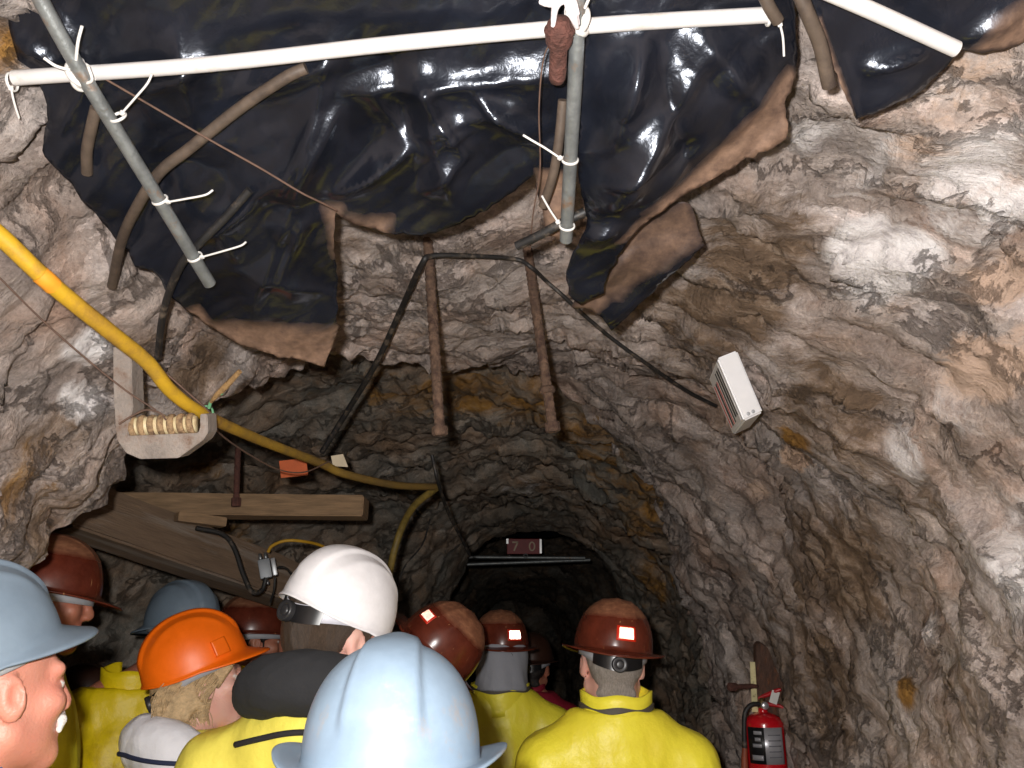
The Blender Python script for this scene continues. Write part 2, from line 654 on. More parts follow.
# stains and veins of the rock, plus one painted warm glow, found where the photograph shows them: (mask, point, radius, strength)
QZ, OC, BR, TN = 0, 1, 2, 3
sp_n = []
for ch, u, v, r, am in [(QZ, 890, 265, (.09, .17, .07), .95), (QZ, 860, 245, (.06, .10, .05), .9), (QZ, 960, 180, (.12, .2, .04), .62), (QZ, 1000, 205, (.10, .15, .04), .62),
                        (QZ, 800, 130, (.08, .1, .06), .4), (QZ, 880, 160, (.12, .2, .03), .4), (QZ, 85, 400, (.05, .1, .05), .6), (QZ, 90, 345, (.12, .06, .05), .75), (QZ, 300, 350, (.04, .1, .03), .3),
                        (QZ, 905, 455, (.05, .1, .12), .45), (QZ, 955, 400, (.06, .1, .10), .45), (QZ, 1015, 560, (.1, .12, .2), .5), (QZ, 930, 620, (.04, .06, .08), .4), (QZ, 715, 450, (.05, .1, .1), .25),
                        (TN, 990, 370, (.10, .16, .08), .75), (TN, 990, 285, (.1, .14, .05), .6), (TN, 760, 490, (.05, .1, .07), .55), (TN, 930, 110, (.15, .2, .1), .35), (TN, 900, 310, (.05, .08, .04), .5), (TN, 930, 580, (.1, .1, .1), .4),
                        (OC, 793, 440, (.05, .10, .07), .75), (TN, 797, 452, (.045, .09, .07), .95), (OC, 905, 690, (.02, .04, .06), .75), (OC, 945, 100, (.08, .1, .07), .3), (OC, 545, 408, (.08, .06, .03), .6), (OC, 620, 460, (.06, .16, .08), .6), (OC, 30, 480, (.1, .1, .1), .28), (OC, 5, 60, (.05, .05, .10), .5),  # first two spots paint a warm light glow on the wall below the sign box
                        (BR, 740, 280, (.16, .4, .2), .62), (BR, 700, 330, (.2, .5, .2), .55), (BR, 830, 420, (.2, .4, .3), .55), (BR, 830, 570, (.3, .5, .3), .62), (BR, 930, 480, (.2, .4, .3), .42), (BR, 650, 300, (.2, .2, .1), .5), (BR, 800, 680, (.3, .7, .3), .6),
                        (BR, 60, 440, (.2, .2, .15), .45), (BR, 200, 370, (.3, .12, .12), .62), (BR, 150, 350, (.2, .12, .12), .5), (BR, 40, 520, (.2, .2, .15), .5), (BR, 380, 230, (.2, .2, .1), .35), (BR, 940, 230, (.12, .2, .08), .35), (BR, 700, 430, (.1, .5, .2), .4), (BR, 960, 700, (.3, .4, .2), .45)]:
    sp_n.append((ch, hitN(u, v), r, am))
sp_f = []
for ch, u, v, r, am in [(OC, 455, 395, (.40, .4, .13), .5), (OC, 520, 400, (.35, .5, .13), .46), (OC, 390, 385, (.2, .3, .1), .42), (OC, 590, 440, (.26, .5, .18), .5), (OC, 640, 500, (.14, .6, .35), .52), (OC, 655, 580, (.12, .6, .5), .46), (OC, 610, 470, (.2, .4, .16), .45), (OC, 290, 470, (.14, .2, .06), .4), (OC, 205, 470, (.12, .15, .06), .5),
                        (OC, 230, 540, (.25, .2, .15), .5), (OC, 600, 545, (.1, .3, .1), .4), (QZ, 530, 490, (.35, .3, .10), .22), (QZ, 300, 530, (.3, .3, .1), .15)]:
    sp_f.append((ch, hitF(u, v), r, am))

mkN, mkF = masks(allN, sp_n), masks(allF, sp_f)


def cast(u, v, which='n'):
    d = ray(u, v).normalized()
    bv = {'n': bvhN, 'f': bvhF}[which]
    p, n, i, dist = bv.ray_cast(CAM, d)
    if p is None: return None, None
    if n.dot(d) > 0: n = -n
    return p, n


def cast_any(u, v):
    best = (None, None, 1e9)
    for w in ('n', 'f'):
        p, n = cast(u, v, w)
        if p is not None and (p - CAM).length < best[2]: best = (p, n, (p - CAM).length)
    return best[0], best[1]


def shell(name, allv, mk, c0, c1, nrows, matl, lab=None, r0=0, r1=None):
    """the columns c0..c1 of a shell as one structure mesh"""
    r1 = nrows if r1 is None else r1
    idx = (np.arange(r0, r1)[:, None] * NT + np.arange(c0, c1 + 1)[None, :])
    V = allv[idx.ravel()]
    h, w = idx.shape
    loc = np.arange(h * w).reshape(h, w)
    f = np.stack([loc[:-1, :-1], loc[:-1, 1:], loc[1:, 1:], loc[1:, :-1]], -1).reshape(-1, 4)
    me = bpy.data.meshes.new(name)
    me.vertices.add(len(V)); me.vertices.foreach_set('co', V.ravel())
    me.loops.add(f.size); me.loops.foreach_set('vertex_index', f.ravel().astype(np.int32))
    me.polygons.add(len(f)); me.polygons.foreach_set('loop_start', (np.arange(len(f)) * 4).astype(np.int32))
    me.polygons.foreach_set('loop_total', np.full(len(f), 4, dtype=np.int32))
    me.update(calc_edges=True)
    set_masks(me, mk[idx.ravel()])
    o = link(name, me, matl)
    return tag(o, lab, None, None, 'structure')


a1, a2 = int(NT * 0.33), int(NT * 0.66)
nrN, nrF = Pn3.shape[0], Pf3.shape[0]
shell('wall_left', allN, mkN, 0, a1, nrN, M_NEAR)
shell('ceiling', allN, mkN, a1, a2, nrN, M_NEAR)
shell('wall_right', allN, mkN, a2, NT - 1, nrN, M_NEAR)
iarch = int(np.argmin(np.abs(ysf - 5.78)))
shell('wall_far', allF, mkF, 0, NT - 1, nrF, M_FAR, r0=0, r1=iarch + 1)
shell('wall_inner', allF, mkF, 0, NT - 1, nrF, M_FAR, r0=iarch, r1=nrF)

# floor: trodden rock and mud
gx, gy = np.meshgrid(np.linspace(-2.6, 1.8, 90), np.linspace(-1.7, 12.8, 260))
fp = np.stack([gx.ravel(), gy.ravel(), np.zeros(gx.size)], 1)
fp[:, 2] = np.clip(fbm(fp * 2.2, 4) * 0.012, -0.03, 0.012)
me = pmesh('floor', fp, grid_mesh(fp.reshape(260, 90, 3)))
tag(link('floor', me, mat('mud_floor', srgb(92, 76, 62), 0.75, var=0.45, scale=9, bump=0.7, bscale=30)), None, None, None, 'structure')

# ------------------------------------------------------------------ light
w = bpy.data.worlds.new('world'); SC.world = w
w.use_nodes = True
w.node_tree.nodes['Background'].inputs[0].default_value = (0.5, 0.55, 0.7, 1)
w.node_tree.nodes['Background'].inputs[1].default_value = 0.004
ld = bpy.data.lights.new('camera_flash', 'POINT')
ld.energy = 152.0
ld.shadow_soft_size = 0.018
ld.color = (1.0, 0.965, 0.93)
fl_ = bpy.data.objects.new('camera_flash', ld)
fl_.location = (-0.055, -0.02, CZ + 0.05)
COL.objects.link(fl_)
SC.view_settings.view_transform = 'Standard'
SC.view_settings.look = 'None'
SC.view_settings.gamma = 1.0
SC.view_settings.use_curve_mapping = False
SC.view_settings.exposure = 0.08

# ================================================================== SIGNED-DISTANCE BODIES
class SDF:
    """smooth union of soft shapes on a grid, polygonised into one continuous surface"""

    def __init__(self, lo, hi, h):
        self.lo = np.array(lo, float); self.h = h
        self.n = np.ceil((np.array(hi, float) - self.lo) / h).astype(int) + 1
        self.f = np.full(self.n, 0.5)

    def _win(self, c, rad):
        a = np.maximum(np.floor((np.array(c) - rad - self.lo) / self.h).astype(int), 0)
        b = np.minimum(np.ceil((np.array(c) + rad - self.lo) / self.h).astype(int) + 1, self.n)
        if np.any(b <= a): return None
        ax = [self.lo[i] + self.h * np.arange(a[i], b[i]) for i in range(3)]
        X, Y, Z = np.meshgrid(*ax, indexing='ij')
        return tuple(slice(a[i], b[i]) for i in range(3)), X, Y, Z

    def _add(self, sl, d, k, op):
        f = self.f[sl]
        if op == 'sub':
            d = -d
            h = np.clip(0.5 + 0.5 * (d - f) / k, 0, 1)
            self.f[sl] = f + (d - f) * h + k * h * (1 - h)
        else:
            h = np.clip(0.5 + 0.5 * (f - d) / k, 0, 1)
            self.f[sl] = f + (d - f) * h - k * h * (1 - h)

    def ell(self, c, r, rot=None, k=0.02, op='add'):
        r = np.array(r, float)
        w = self._win(c, r.max() + k * 2 + 3 * self.h)
        if w is None: return
        sl, X, Y, Z = w
        P = np.stack([X - c[0], Y - c[1], Z - c[2]], -1)
        if rot is not None: P = P @ np.array(rot)
        k0 = np.linalg.norm(P / r, axis=-1)
        k1 = np.linalg.norm(P / (r * r), axis=-1) + 1e-9
        self._add(sl, k0 * (k0 - 1) / k1, k, op)

    def cap(self, a, b, ra, rb=None, k=0.02, op='add', flat=None):
        """tapered capsule; flat = (axis, factor) squashes across axis"""
        rb = ra if rb is None else rb
        a, b = np.array(a, float), np.array(b, float)
        c = (a + b) / 2
        w = self._win(c, np.linalg.norm(b - a) / 2 + max(ra, rb) + k * 2 + 3 * self.h)
        if w is None: return
        sl, X, Y, Z = w
        P = np.stack([X, Y, Z], -1) - a
        ba = b - a
        t = np.clip((P @ ba) / max(ba @ ba, 1e-9), 0, 1)
        Q = P - t[..., None] * ba
        if flat is not None:
            ax = np.array(flat[0], float); ax /= np.linalg.norm(ax)
            m = Q @ ax
            Q = Q + (m * (flat[1] - 1))[..., None] * ax
        d = np.linalg.norm(Q, axis=-1) - (ra + (rb - ra) * t)
        self._add(sl, d, k, op)

    def cut(self, p, nrm, k=0.006):
        """remove everything on the side the normal points to"""
        n = np.array(nrm, float); n /= np.linalg.norm(n)
        ax = [self.lo[i] + self.h * np.arange(self.n[i]) for i in range(3)]
        d = (ax[0][:, None, None] - p[0]) * n[0] + (ax[1][None, :, None] - p[1]) * n[1] + (ax[2][None, None, :] - p[2]) * n[2]
        self.f = np.maximum(self.f, d)

    def mesh(self, name, smooth=1, disp=None):
        f, h = self.f, self.h
        f[[0, -1]] = 0.5; f[:, [0, -1]] = 0.5; f[:, :, [0, -1]] = 0.5
        s = f < 0
        nx, ny, nz = self.n
        cnt = np.zeros((nx - 1, ny - 1, nz - 1), np.int8)
        for dx in (0, 1):
            for dy in (0, 1):
                for dz in (0, 1):
                    cnt += s[dx:nx - 1 + dx, dy:ny - 1 + dy, dz:nz - 1 + dz]
        act = (cnt > 0) & (cnt < 8)
        I = np.argwhere(act)
        vid = np.full(act.shape, -1, np.int64)
        vid[act] = np.arange(len(I))
        acc = np.zeros((len(I), 3)); num = np.zeros(len(I))
        corners = [(a, b, c) for a in (0, 1) for b in (0, 1) for c in (0, 1)]
        for c0 in corners:
            for ax in range(3):
                if c0[ax]: continue
                c1 = list(c0); c1[ax] = 1
                f0 = f[I[:, 0] + c0[0], I[:, 1] + c0[1], I[:, 2] + c0[2]]
                f1 = f[I[:, 0] + c1[0], I[:, 1] + c1[1], I[:, 2] + c1[2]]
                m = (f0 < 0) != (f1 < 0)
                tt_ = f0 / np.where(np.abs(f0 - f1) < 1e-12, 1, f0 - f1)
                p = np.tile(np.array(c0, float), (len(I), 1))
                p[:, ax] = tt_
                acc[m] += p[m]; num[m] += 1
        V = self.lo + (I + acc / np.maximum(num, 1)[:, None]) * h
        faces = []
        for ax in range(3):
            b, c = (ax + 1) % 3, (ax + 2) % 3
            sl0 = [slice(None)] * 3; sl1 = [slice(None)] * 3
            sl0[ax] = slice(0, -1); sl1[ax] = slice(1, None)
            x = s[tuple(sl0)] != s[tuple(sl1)]
            E = np.argwhere(x)
            E = E[(E[:, b] > 0) & (E[:, c] > 0) & (E[:, b] < self.n[b] - 1) & (E[:, c] < self.n[c] - 1)]
            def cell(db, dc):
                q = E.copy(); q[:, b] -= db; q[:, c] -= dc
                return vid[q[:, 0], q[:, 1], q[:, 2]]
            q = np.stack([cell(1, 1), cell(0, 1), cell(0, 0), cell(1, 0)], 1)
            inn = s[E[:, 0], E[:, 1], E[:, 2]]
            q[~inn] = q[~inn][:, ::-1]
            faces.append(q)
        Fc = np.concatenate(faces)
        Fc = Fc[(Fc >= 0).all(1)]
        # relax
        for _ in range(smooth):
            a = np.zeros_like(V); n_ = np.zeros(len(V))
            for i in range(4):
                p, q = Fc[:, i], Fc[:, (i + 1) % 4]
                np.add.at(a, p, V[q]); np.add.at(n_, p, 1)
                np.add.at(a, q, V[p]); np.add.at(n_, q, 1)
            V = V * 0.5 + 0.5 * a / np.maximum(n_, 1)[:, None]
        if disp is not None:
            fn = np.cross(V[Fc[:, 2]] - V[Fc[:, 0]], V[Fc[:, 3]] - V[Fc[:, 1]])
            vn = np.zeros_like(V)
            for i in range(4): np.add.at(vn, Fc[:, i], fn)
            vn /= np.linalg.norm(vn, axis=1)[:, None] + 1e-12
            V = V + vn * disp(V, vn)[:, None]
        me = bpy.data.meshes.new(name)
        me.vertices.add(len(V)); me.vertices.foreach_set('co', V.ravel())
        me.loops.add(Fc.size); me.loops.foreach_set('vertex_index', Fc.ravel().astype(np.int32))
        me.polygons.add(len(Fc)); me.polygons.foreach_set('loop_start', (np.arange(len(Fc)) * 4).astype(np.int32))
        me.polygons.foreach_set('loop_total', np.full(len(Fc), 4, dtype=np.int32))
        me.update(calc_edges=True)
        me.validate()
        self.V = V
        return me


# ================================================================== HARD HATS
HB, HA, HC = 0.110, 0.132, 0.140        # half width, half length, height of the crown


def hat_point(th, ph, kind):
    """crown surface; th = 0 at the front (+y), ph = 0 top .. pi/2 rim"""
    e = 2.25
    s, c = math.sin(ph), math.cos(ph)
    rr, zz = s ** (2 / e), max(c, 0) ** (2 / e)
    x, y, z = -math.sin(th) * HB * rr, math.cos(th) * HA * rr, HC * zz
    nx, ny, nz = x / HB ** 2, y / HA ** 2, z / HC ** 2 + 0.6
    l = math.sqrt(nx * nx + ny * ny + nz * nz) or 1
    d = 0.0
    sm = lambda a, b, v: max(0, min(1, (v - a) / (b - a))) ** 2 * (3 - 2 * max(0, min(1, (v - a) / (b - a))))
    if kind == 'cap':           # raised centre band with two grooves, as on a slotted cap
        hw = 0.030
        d += 0.0065 * (1 - sm(hw - 0.004, hw + 0.004, abs(x))) * sm(0.035, 0.07, z)
        d += 0.003 * math.exp(-((abs(x) - 0.062) / 0.008) ** 2) * sm(0.06, 0.09, z)
    elif kind == 'ridged':      # broad centre ridge, pinched at the crest, fading down the back
        tt_ = math.atan2(y, z + 0.02)      # -: toward the back
        hw = 0.026 + 0.022 * sm(0.1, -1.2, tt_) if tt_ < 0.1 else 0.026
        hw = 0.024 + 0.024 * max(0.0, min(1.0, (0.45 - tt_) / 1.5))
        fade = sm(0.030, 0.065, z)
        d += 0.008 * (1 - sm(hw - 0.006, hw + 0.005, abs(x))) * fade
        d += 0.007 * math.exp(-((tt_ - 0.25) / 0.22) ** 2) * math.exp(-(x / 0.02) ** 2)
    else:                       # three low ribs running front to back
        for xc in (-0.038, 0, 0.038):
            d += 0.0022 * math.exp(-((x - xc) / 0.006) ** 2) * sm(0.06, 0.09, z)
    return Vector((x + nx / l * d, y + ny / l * d, z + nz / l * d))


def hat_shell(name, kind):
    full = kind != 'cap'
    nth, nph = 112, 34
    rows = []
    for i in range(nph + 1):
        ph = 0.001 + (math.pi / 2 - 0.001) * (i / nph)
        rows.append([hat_point(2 * math.pi * k / nth, ph * (1 - (0 if full else 0.055) * max(0, -math.cos(2 * math.pi * k / nth)) ** 3), kind) for k in range(nth)])
    # rim and brim
    steps = [(0.15, -0.003), (0.4, -0.006), (0.7, -0.009), (0.93, -0.0105), (1.0, -0.013), (0.985, -0.016)]
    for fr, dz in steps:
        row = []
        for k in range(nth):
            th = 2 * math.pi * k / nth
            f = max(0.0, math.cos(th))
            if full:
                wd = 0.034 + 0.022 * f ** 2 + 0.006 * max(0, -math.cos(th)) ** 2
                drop = dz * 0.9 - 0.010 * fr * (f ** 2 + 0.5 * max(0, -math.cos(th)) ** 2) + (0.028 if kind == 'ridged' else 0.010) * fr * math.sin(th) ** 2
            else:
                wd = 0.005 + 0.046 * f ** 1.3 * (1 if f > 0 else 0)
                drop = dz * (0.7 + 0.5 * f) - 0.014 * fr * f
            base = rows[nph][k]
            dv = Vector((base.x / HB, base.y / HA, 0)).normalized()
            row.append(Vector((base.x + dv.x * wd * fr, base.y + dv.y * wd * fr, base.z + drop)))
        rows.append(row)
    # inside surface
    nrow = len(rows)
    inner = []
    last = rows[-1]
    for fr in (0.6, 0.2):
        inner.append([rows[nph][k].lerp(last[k], fr) + Vector((0, 0, -0.004 * fr - 0.001)) for k in range(nth)])
    for i in range(nph, -1, -1):
        inner.append([Vector((p.x * 0.972, p.y * 0.972, p.z * 0.972 - 0.0005)) for p in rows[i]])
    rows += inner
    vs = [p for r_ in rows for p in r_]
    fs = []
    for i in range(len(rows) - 1):
        for k in range(nth):
            k2 = (k + 1) % nth
            fs.append((i * nth + k, (i + 1) * nth + k, (i + 1) * nth + k2, i * nth + k2))
    fs.append(tuple(range(nth)))
    fs.append(tuple((len(rows) - 1) * nth + k for k in reversed(range(nth))))
    return pmesh(name, vs, fs)


def strip(name, th0, th1, z0, z1, ra, rb, thick=0.002, n=24, zf=None, nz=3):
    """a band round the head, th measured from the front; ra, rb half axes"""
    rows = []
    for j in range(nz + 1):
        for off in (0,):
            row = []
            for i in range(n + 1):
                th = th0 + (th1 - th0) * i / n
                z = z0 + (z1 - z0) * j / nz + (zf(th) if zf else 0)
                row.append(Vector((-math.sin(th) * ra, math.cos(th) * rb, z)))
            rows.append(row)
    outer = rows
    innr = [[Vector((p.x * (1 - thick / ra), p.y * (1 - thick / rb), p.z)) for p in r_] for r_ in rows]
    vs = [p for r_ in outer for p in r_] + [p for r_ in innr for p in r_]
    m = n + 1
    o = len(outer) * m
    fs = []
    for j in range(nz):
        for i in range(n):
            a = j * m + i
            fs.append((a, a + 1, a + m + 1, a + m))
            fs.append((o + a, o + a + m, o + a + m + 1, o + a + 1))
    for i in range(n):
        fs.append((i, o + i, o + i + 1, i + 1))
        a = nz * m + i
        fs.append((a, a + 1, o + a + 1, o + a))
    for j in range(nz):
        a = j * m
        fs.append((a, a + m, o + a + m, o + a))
        a = j * m + n
        fs.append((a, o + a, o + a + m, a + m))
    return pmesh(name, vs, fs)


def hat_patch(name, th0, th1, ph0, ph1, kind, lift=0.0012, n=10):
    """a thin piece lying on the crown"""
    top, bot = [], []
    for j in range(n + 1):
        for i in range(n + 1):
            p = hat_point(th0 + (th1 - th0) * i / n, ph0 + (ph1 - ph0) * j / n, kind)
            nr = Vector((p.x / HB ** 2, p.y / HA ** 2, p.z / HC ** 2)).normalized()
            top.append(p + nr * lift); bot.append(p - nr * 0.0005)
    m = n + 1
    o = m * m
    vs = top + bot
    fs = []
    for j in range(n):
        for i in range(n):
            a = j * m + i
            fs.append((a, a + m, a + m + 1, a + 1))
            fs.append((o + a, o + a + 1, o + a + m + 1, o + a + m))
    ring_ = [i for i in range(m)] + [j * m + n for j in range(1, m)] + [n * m + i for i in range(n - 1, -1, -1)] + [j * m for j in range(n - 1, 0, -1)]
    for a, b in zip(ring_, ring_[1:] + ring_[:1]):
        fs.append((a, b, o + b, o + a))
    return pmesh(name, vs, fs)


def plastic_hat(name, col, scuff=None, amt=0.2, rough=0.28):
    if name in _mats: return _mats[name]
    m, t, b = nt(name)
    tc = N(t, 'ShaderNodeTexCoord')
    n = N(t, 'ShaderNodeTexNoise', Scale=14.0, Detail=8.0, Roughness=0.7); L(t, tc.outputs['Object'], n.inputs['Vector'])
    c = ramp(t, n.outputs['Fac'], [(0.35, tuple(x * 0.9 for x in col)), (0.65, tuple(min(1, x * 1.06) for x in col))])
    if scuff:
        n2 = N(t, 'ShaderNodeTexNoise', Scale=9.0, Detail=10.0, Roughness=0.75); L(t, tc.outputs['Object'], n2.inputs['Vector'])
        f = ramp(t, n2.outputs['Fac'], [(0.66 - amt * 0.2, (0, 0, 0)), (0.76 - amt * 0.2, (1, 1, 1))])
        f2 = math_(t, 'MULTIPLY', f, 0.55)
        c = mixc(t, f2, c, scuff)
    L(t, c, b.inputs['Base Color'])
    b.inputs['Roughness'].default_value = rough
    r_ = N(t, 'ShaderNodeMapRange'); r_.inputs[3].default_value = rough * 0.8; r_.inputs[4].default_value = rough * 1.6
    L(t, n.outputs['Fac'], r_.inputs[0]); L(t, r_.outputs[0], b.inputs['Roughness'])
    _mats[name] = m
    return m


def worn_hat(name):
    """varnished brown fibre hat, dusty and dull on the crown, glossy maroon below, scratched"""
    if name in _mats: return _mats[name]
    m, t, b = nt(name)
    tc = N(t, 'ShaderNodeTexCoord')
    co = tc.outputs['Object']
    sx = N(t, 'ShaderNodeSeparateXYZ'); L(t, co, sx.inputs[0])
    n = N(t, 'ShaderNodeTexNoise', Scale=18.0, Detail=8.0, Roughness=0.7); L(t, co, n.inputs['Vector'])
    gl = ramp(t, n.outputs['Fac'], [(0.3, srgb(78, 32, 22)), (0.7, srgb(112, 52, 36))])
    mp = N(t, 'ShaderNodeMapping'); mp.inputs['Scale'].default_value = (60, 60, 5); L(t, co, mp.inputs['Vector'])
    sc = N(t, 'ShaderNodeTexNoise', Scale=2.0, Detail=3.0); L(t, mp.outputs[0], sc.inputs['Vector'])
    scm = ramp(t, sc.outputs['Fac'], [(0.70, (0, 0, 0)), (0.76, (1, 1, 1))])
    gl = mixc(t, math_(t, 'MULTIPLY', scm, 0.8), gl, srgb(196, 150, 100))
    mp2 = N(t, 'ShaderNodeMapping'); mp2.inputs['Scale'].default_value = (22, 12, 40); L(t, co, mp2.inputs['Vector'])
    s2 = N(t, 'ShaderNodeTexNoise', Scale=2.0, Detail=5.0, Roughness=0.7); L(t, mp2.outputs[0], s2.inputs['Vector'])
    du = ramp(t, s2.outputs['Fac'], [(0.3, srgb(104, 62, 44)), (0.55, srgb(140, 92, 66)), (0.75, srgb(168, 122, 90))])
    zz = math_(t, 'ADD', sx.outputs[2], math_(t, 'MULTIPLY', math_(t, 'SUBTRACT', n.outputs['Fac'], 0.5), 0.018))
    zm = N(t, 'ShaderNodeMapRange'); zm.inputs[1].default_value = 0.083; zm.inputs[2].default_value = 0.096; L(t, zz, zm.inputs[0])
    c = mixc(t, zm.outputs[0], gl, du)
    L(t, c, b.inputs['Base Color'])
    rr = N(t, 'ShaderNodeMapRange'); rr.inputs[3].default_value = 0.24; rr.inputs[4].default_value = 0.62; L(t, zm.outputs[0], rr.inputs[0])
    L(t, rr.outputs[0], b.inputs['Roughness'])
    _mats[name] = m
    return m


MH = dict(
    blue=plastic_hat('pale_blue_plastic', srgb(124, 143, 161), srgb(156, 136, 112), 0.5, 0.36),
    slate=plastic_hat('slate_blue_plastic', srgb(114, 130, 145), srgb(120, 110, 100), 0.1, 0.38),
    white=plastic_hat('white_plastic', srgb(244, 243, 246), None),
    orange=plastic_hat('orange_plastic', srgb(252, 112, 16), srgb(120, 70, 40), 0.12, 0.33),
    brown=worn_hat('worn_brown_fibre'),
    dark=plastic_hat('dark_brown_fibre', srgb(58, 34, 24), srgb(110, 84, 60), 0.3, 0.4))
M_BLACK = mat('black_plastic', srgb(26, 26, 28), 0.28, var=0.2)
M_GREYSTRAP = mat('grey_strap', srgb(170, 172, 178), 0.5, var=0.1, bump=0.15, bscale=300)
M_LILAC = mat('white_strap', srgb(226, 226, 236), 0.4, var=0.06)
M_STICK = mat('reflective_red', srgb(255, 232, 222), 0.35, var=0.03, scale=200, spec=0.8)
M_STICKR = mat('red_sticker_edge', srgb(225, 50, 24), 0.35, var=0.1, scale=200)

def prism_tape(name, th, ph, dth, dph, kind, e=0.0016):
    """reflective tape as it is made: a sheet of tiny mirrored cube corners"""
    c = hat_point(th, ph, kind)
    nr = Vector((c.x / HB ** 2, c.y / HA ** 2, c.z / HC ** 2)).normalized()
    ux = (hat_point(th + dth, ph, kind) - hat_point(th - dth, ph, kind))
    w2 = ux.length / 2; ux.normalize()
    uy = nr.cross(ux).normalized()
    h2 = (hat_point(th, ph + dph, kind) - hat_point(th, ph - dph, kind)).length / 2
    r3 = math.sqrt(1 / 3.0)
    # three square axes that share the outward normal
    a = nr * r3 + ux * math.sqrt(2 / 3.0)
    b = nr * r3 - ux * math.sqrt(1 / 6.0) + uy * math.sqrt(0.5)
    d = nr * r3 - ux * math.sqrt(1 / 6.0) - uy * math.sqrt(0.5)
    l1, l2 = (a - b) * e, (b - d) * e
    vs, fs = [], []
    m = int(2.2 * max(w2, h2) / e)
    for i in range(-m, m):
        for j in range(-m, m):
            q = l1 * i + l2 * j
            x, y = q.dot(ux), q.dot(uy)
            if abs(x) > w2 or abs(y) > h2: continue
            # follow the curve of the shell
            p = hat_point(th + dth * x / w2, ph - dph * y / h2 * (1 if uy.z > 0 else -1), kind) + nr * 0.0008
            for (s, t_) in ((a, b), (b, d), (d, a)):
                k = len(vs)
                vs += [p, p + s * e, p + (s + t_) * e, p + t_ * e]
                fs.append((k, k + 1, k + 2, k + 3))
    return pmesh(name, vs, fs)


M_PRISM = mat('mirrored_prisms', (1.0, 0.80, 0.72), 0.17, metal=1.0, var=0.02, scale=300)
_hatcache = {}


def hat(parent, M, kind, col, scale=1.0, sticker=None, knob=True, strap='grey', slot=False, label=None, rdz=0.0):
    key = (kind, col)
    if key not in _hatcache:
        me = hat_shell('hard_hat', kind)
        _hatcache[key] = me
    me = _hatcache[key]
    o = bpy.data.objects.new('hard_hat', me)
    COL.objects.link(o)
    if not me.materials:
        me.materials.append(MH[col])
        me.polygons.foreach_set('use_smooth', [True] * len(me.polygons))
    o.parent = parent
    o.matrix_local = M @ Matrix.Scale(scale, 4)
    if label: o['label'] = label
    sm = {'grey': M_GREYSTRAP, 'white': M_LILAC, 'black': M_BLACK}[strap]
    PI = math.pi
    nape = lambda th: -0.030 * max(0, -math.cos(th)) ** 2
    hb = link('headband', strip('headband', -PI, PI, -0.022 + rdz, 0.012 + rdz, 0.096, 0.119, 0.002, 64, nape), sm, o)
    rt = link('ratchet', strip('ratchet', PI - 0.75, PI + 0.75, -0.026 + rdz, 0.010 + rdz, 0.100, 0.124, 0.006, 24, nape), M_BLACK, o)
    edge_split(rt, 40)
    if knob:
        Mk = Matrix.Translation((0, -0.123, -0.038 + rdz)) @ Matrix.Rotation(R(90), 4, 'X')
        prof = [(0.0005, 0.014), (0.008, 0.0145), (0.010, 0.0135), (0.0115, 0.0115), (0.018, 0.0135), (0.0205, 0.0125), (0.0215, 0.009), (0.0215, 0.0)]
        kn = link('ratchet_knob', lathe_mesh('ratchet_knob', prof, Mk, 36), mat('dark_grey_plastic', srgb(48, 48, 50), 0.35, var=0.2), o)
        edge_split(kn, 60)
    if sticker:
        th, ph, dth, dph = sticker
        link('sticker_border', hat_patch('sticker_border', th - dth * 1.3, th + dth * 1.3, ph - dph * 1.35, ph + dph * 1.35, kind, 0.0009), M_STICKR, o)
        link('reflective_sticker', prism_tape('reflective_sticker', th, ph, dth, dph, kind), M_PRISM, o, smooth=False)
    if slot:
        for sg in (1, -1):
            link('accessory_slot', hat_patch('accessory_slot', sg * 0.92, sg * 1.22, PI / 2 - 0.30, PI / 2 - 0.04, kind, 0.007), MH[col], o)
    return o

# ================================================================== PEOPLE
def skin_mat(name, col, red=0.35):
    if name in _mats: return _mats[name]
    m, t, b = nt(name)
    tc = N(t, 'ShaderNodeTexCoord')
    n = N(t, 'ShaderNodeTexNoise', Scale=16.0, Detail=5.0); L(t, tc.outputs['Object'], n.inputs['Vector'])
    c = ramp(t, n.outputs['Fac'], [(0.3, col), (0.7, (col[0], col[1] * (1 - red * .5), col[2] * (1 - red * .5)))])
    at = N(t, 'ShaderNodeAttribute', attribute_name='tone')
    sp_ = N(t, 'ShaderNodeSeparateColor'); L(t, at.outputs['Color'], sp_.inputs[0])
    c = mixc(t, sp_.outputs[0], c, (0.42, 0.10, 0.08))            # lips
    c = mixc(t, sp_.outputs[1], c, (0.85, 0.83, 0.80))            # eye white
    c = mixc(t, sp_.outputs[2], c, (0.03, 0.02, 0.015))           # iris, brows
    L(t, c, b.inputs['Base Color'])
    b.inputs['Roughness'].default_value = 0.48
    b.inputs['Subsurface Weight'].default_value = 0.12
    b.inputs['Subsurface Radius'].default_value = (0.012, 0.004, 0.002)
    nb = N(t, 'ShaderNodeTexNoise', Scale=220.0, Detail=3.0); L(t, tc.outputs['Object'], nb.inputs['Vector'])
    bp = N(t, 'ShaderNodeBump', Strength=0.25, Distance=0.004); L(t, nb.outputs['Fac'], bp.inputs['Height'])
    L(t, bp.outputs['Normal'], b.inputs['Normal'])
    _mats[name] = m
    return m


def cloth_mat(name, col, rough=0.55, grime=None, amt=0.3):
    return mat(name, col, rough, var=0.10, scale=7, bump=0.25, bscale=45, dirt=grime, dirt_amt=amt, dscale=5)


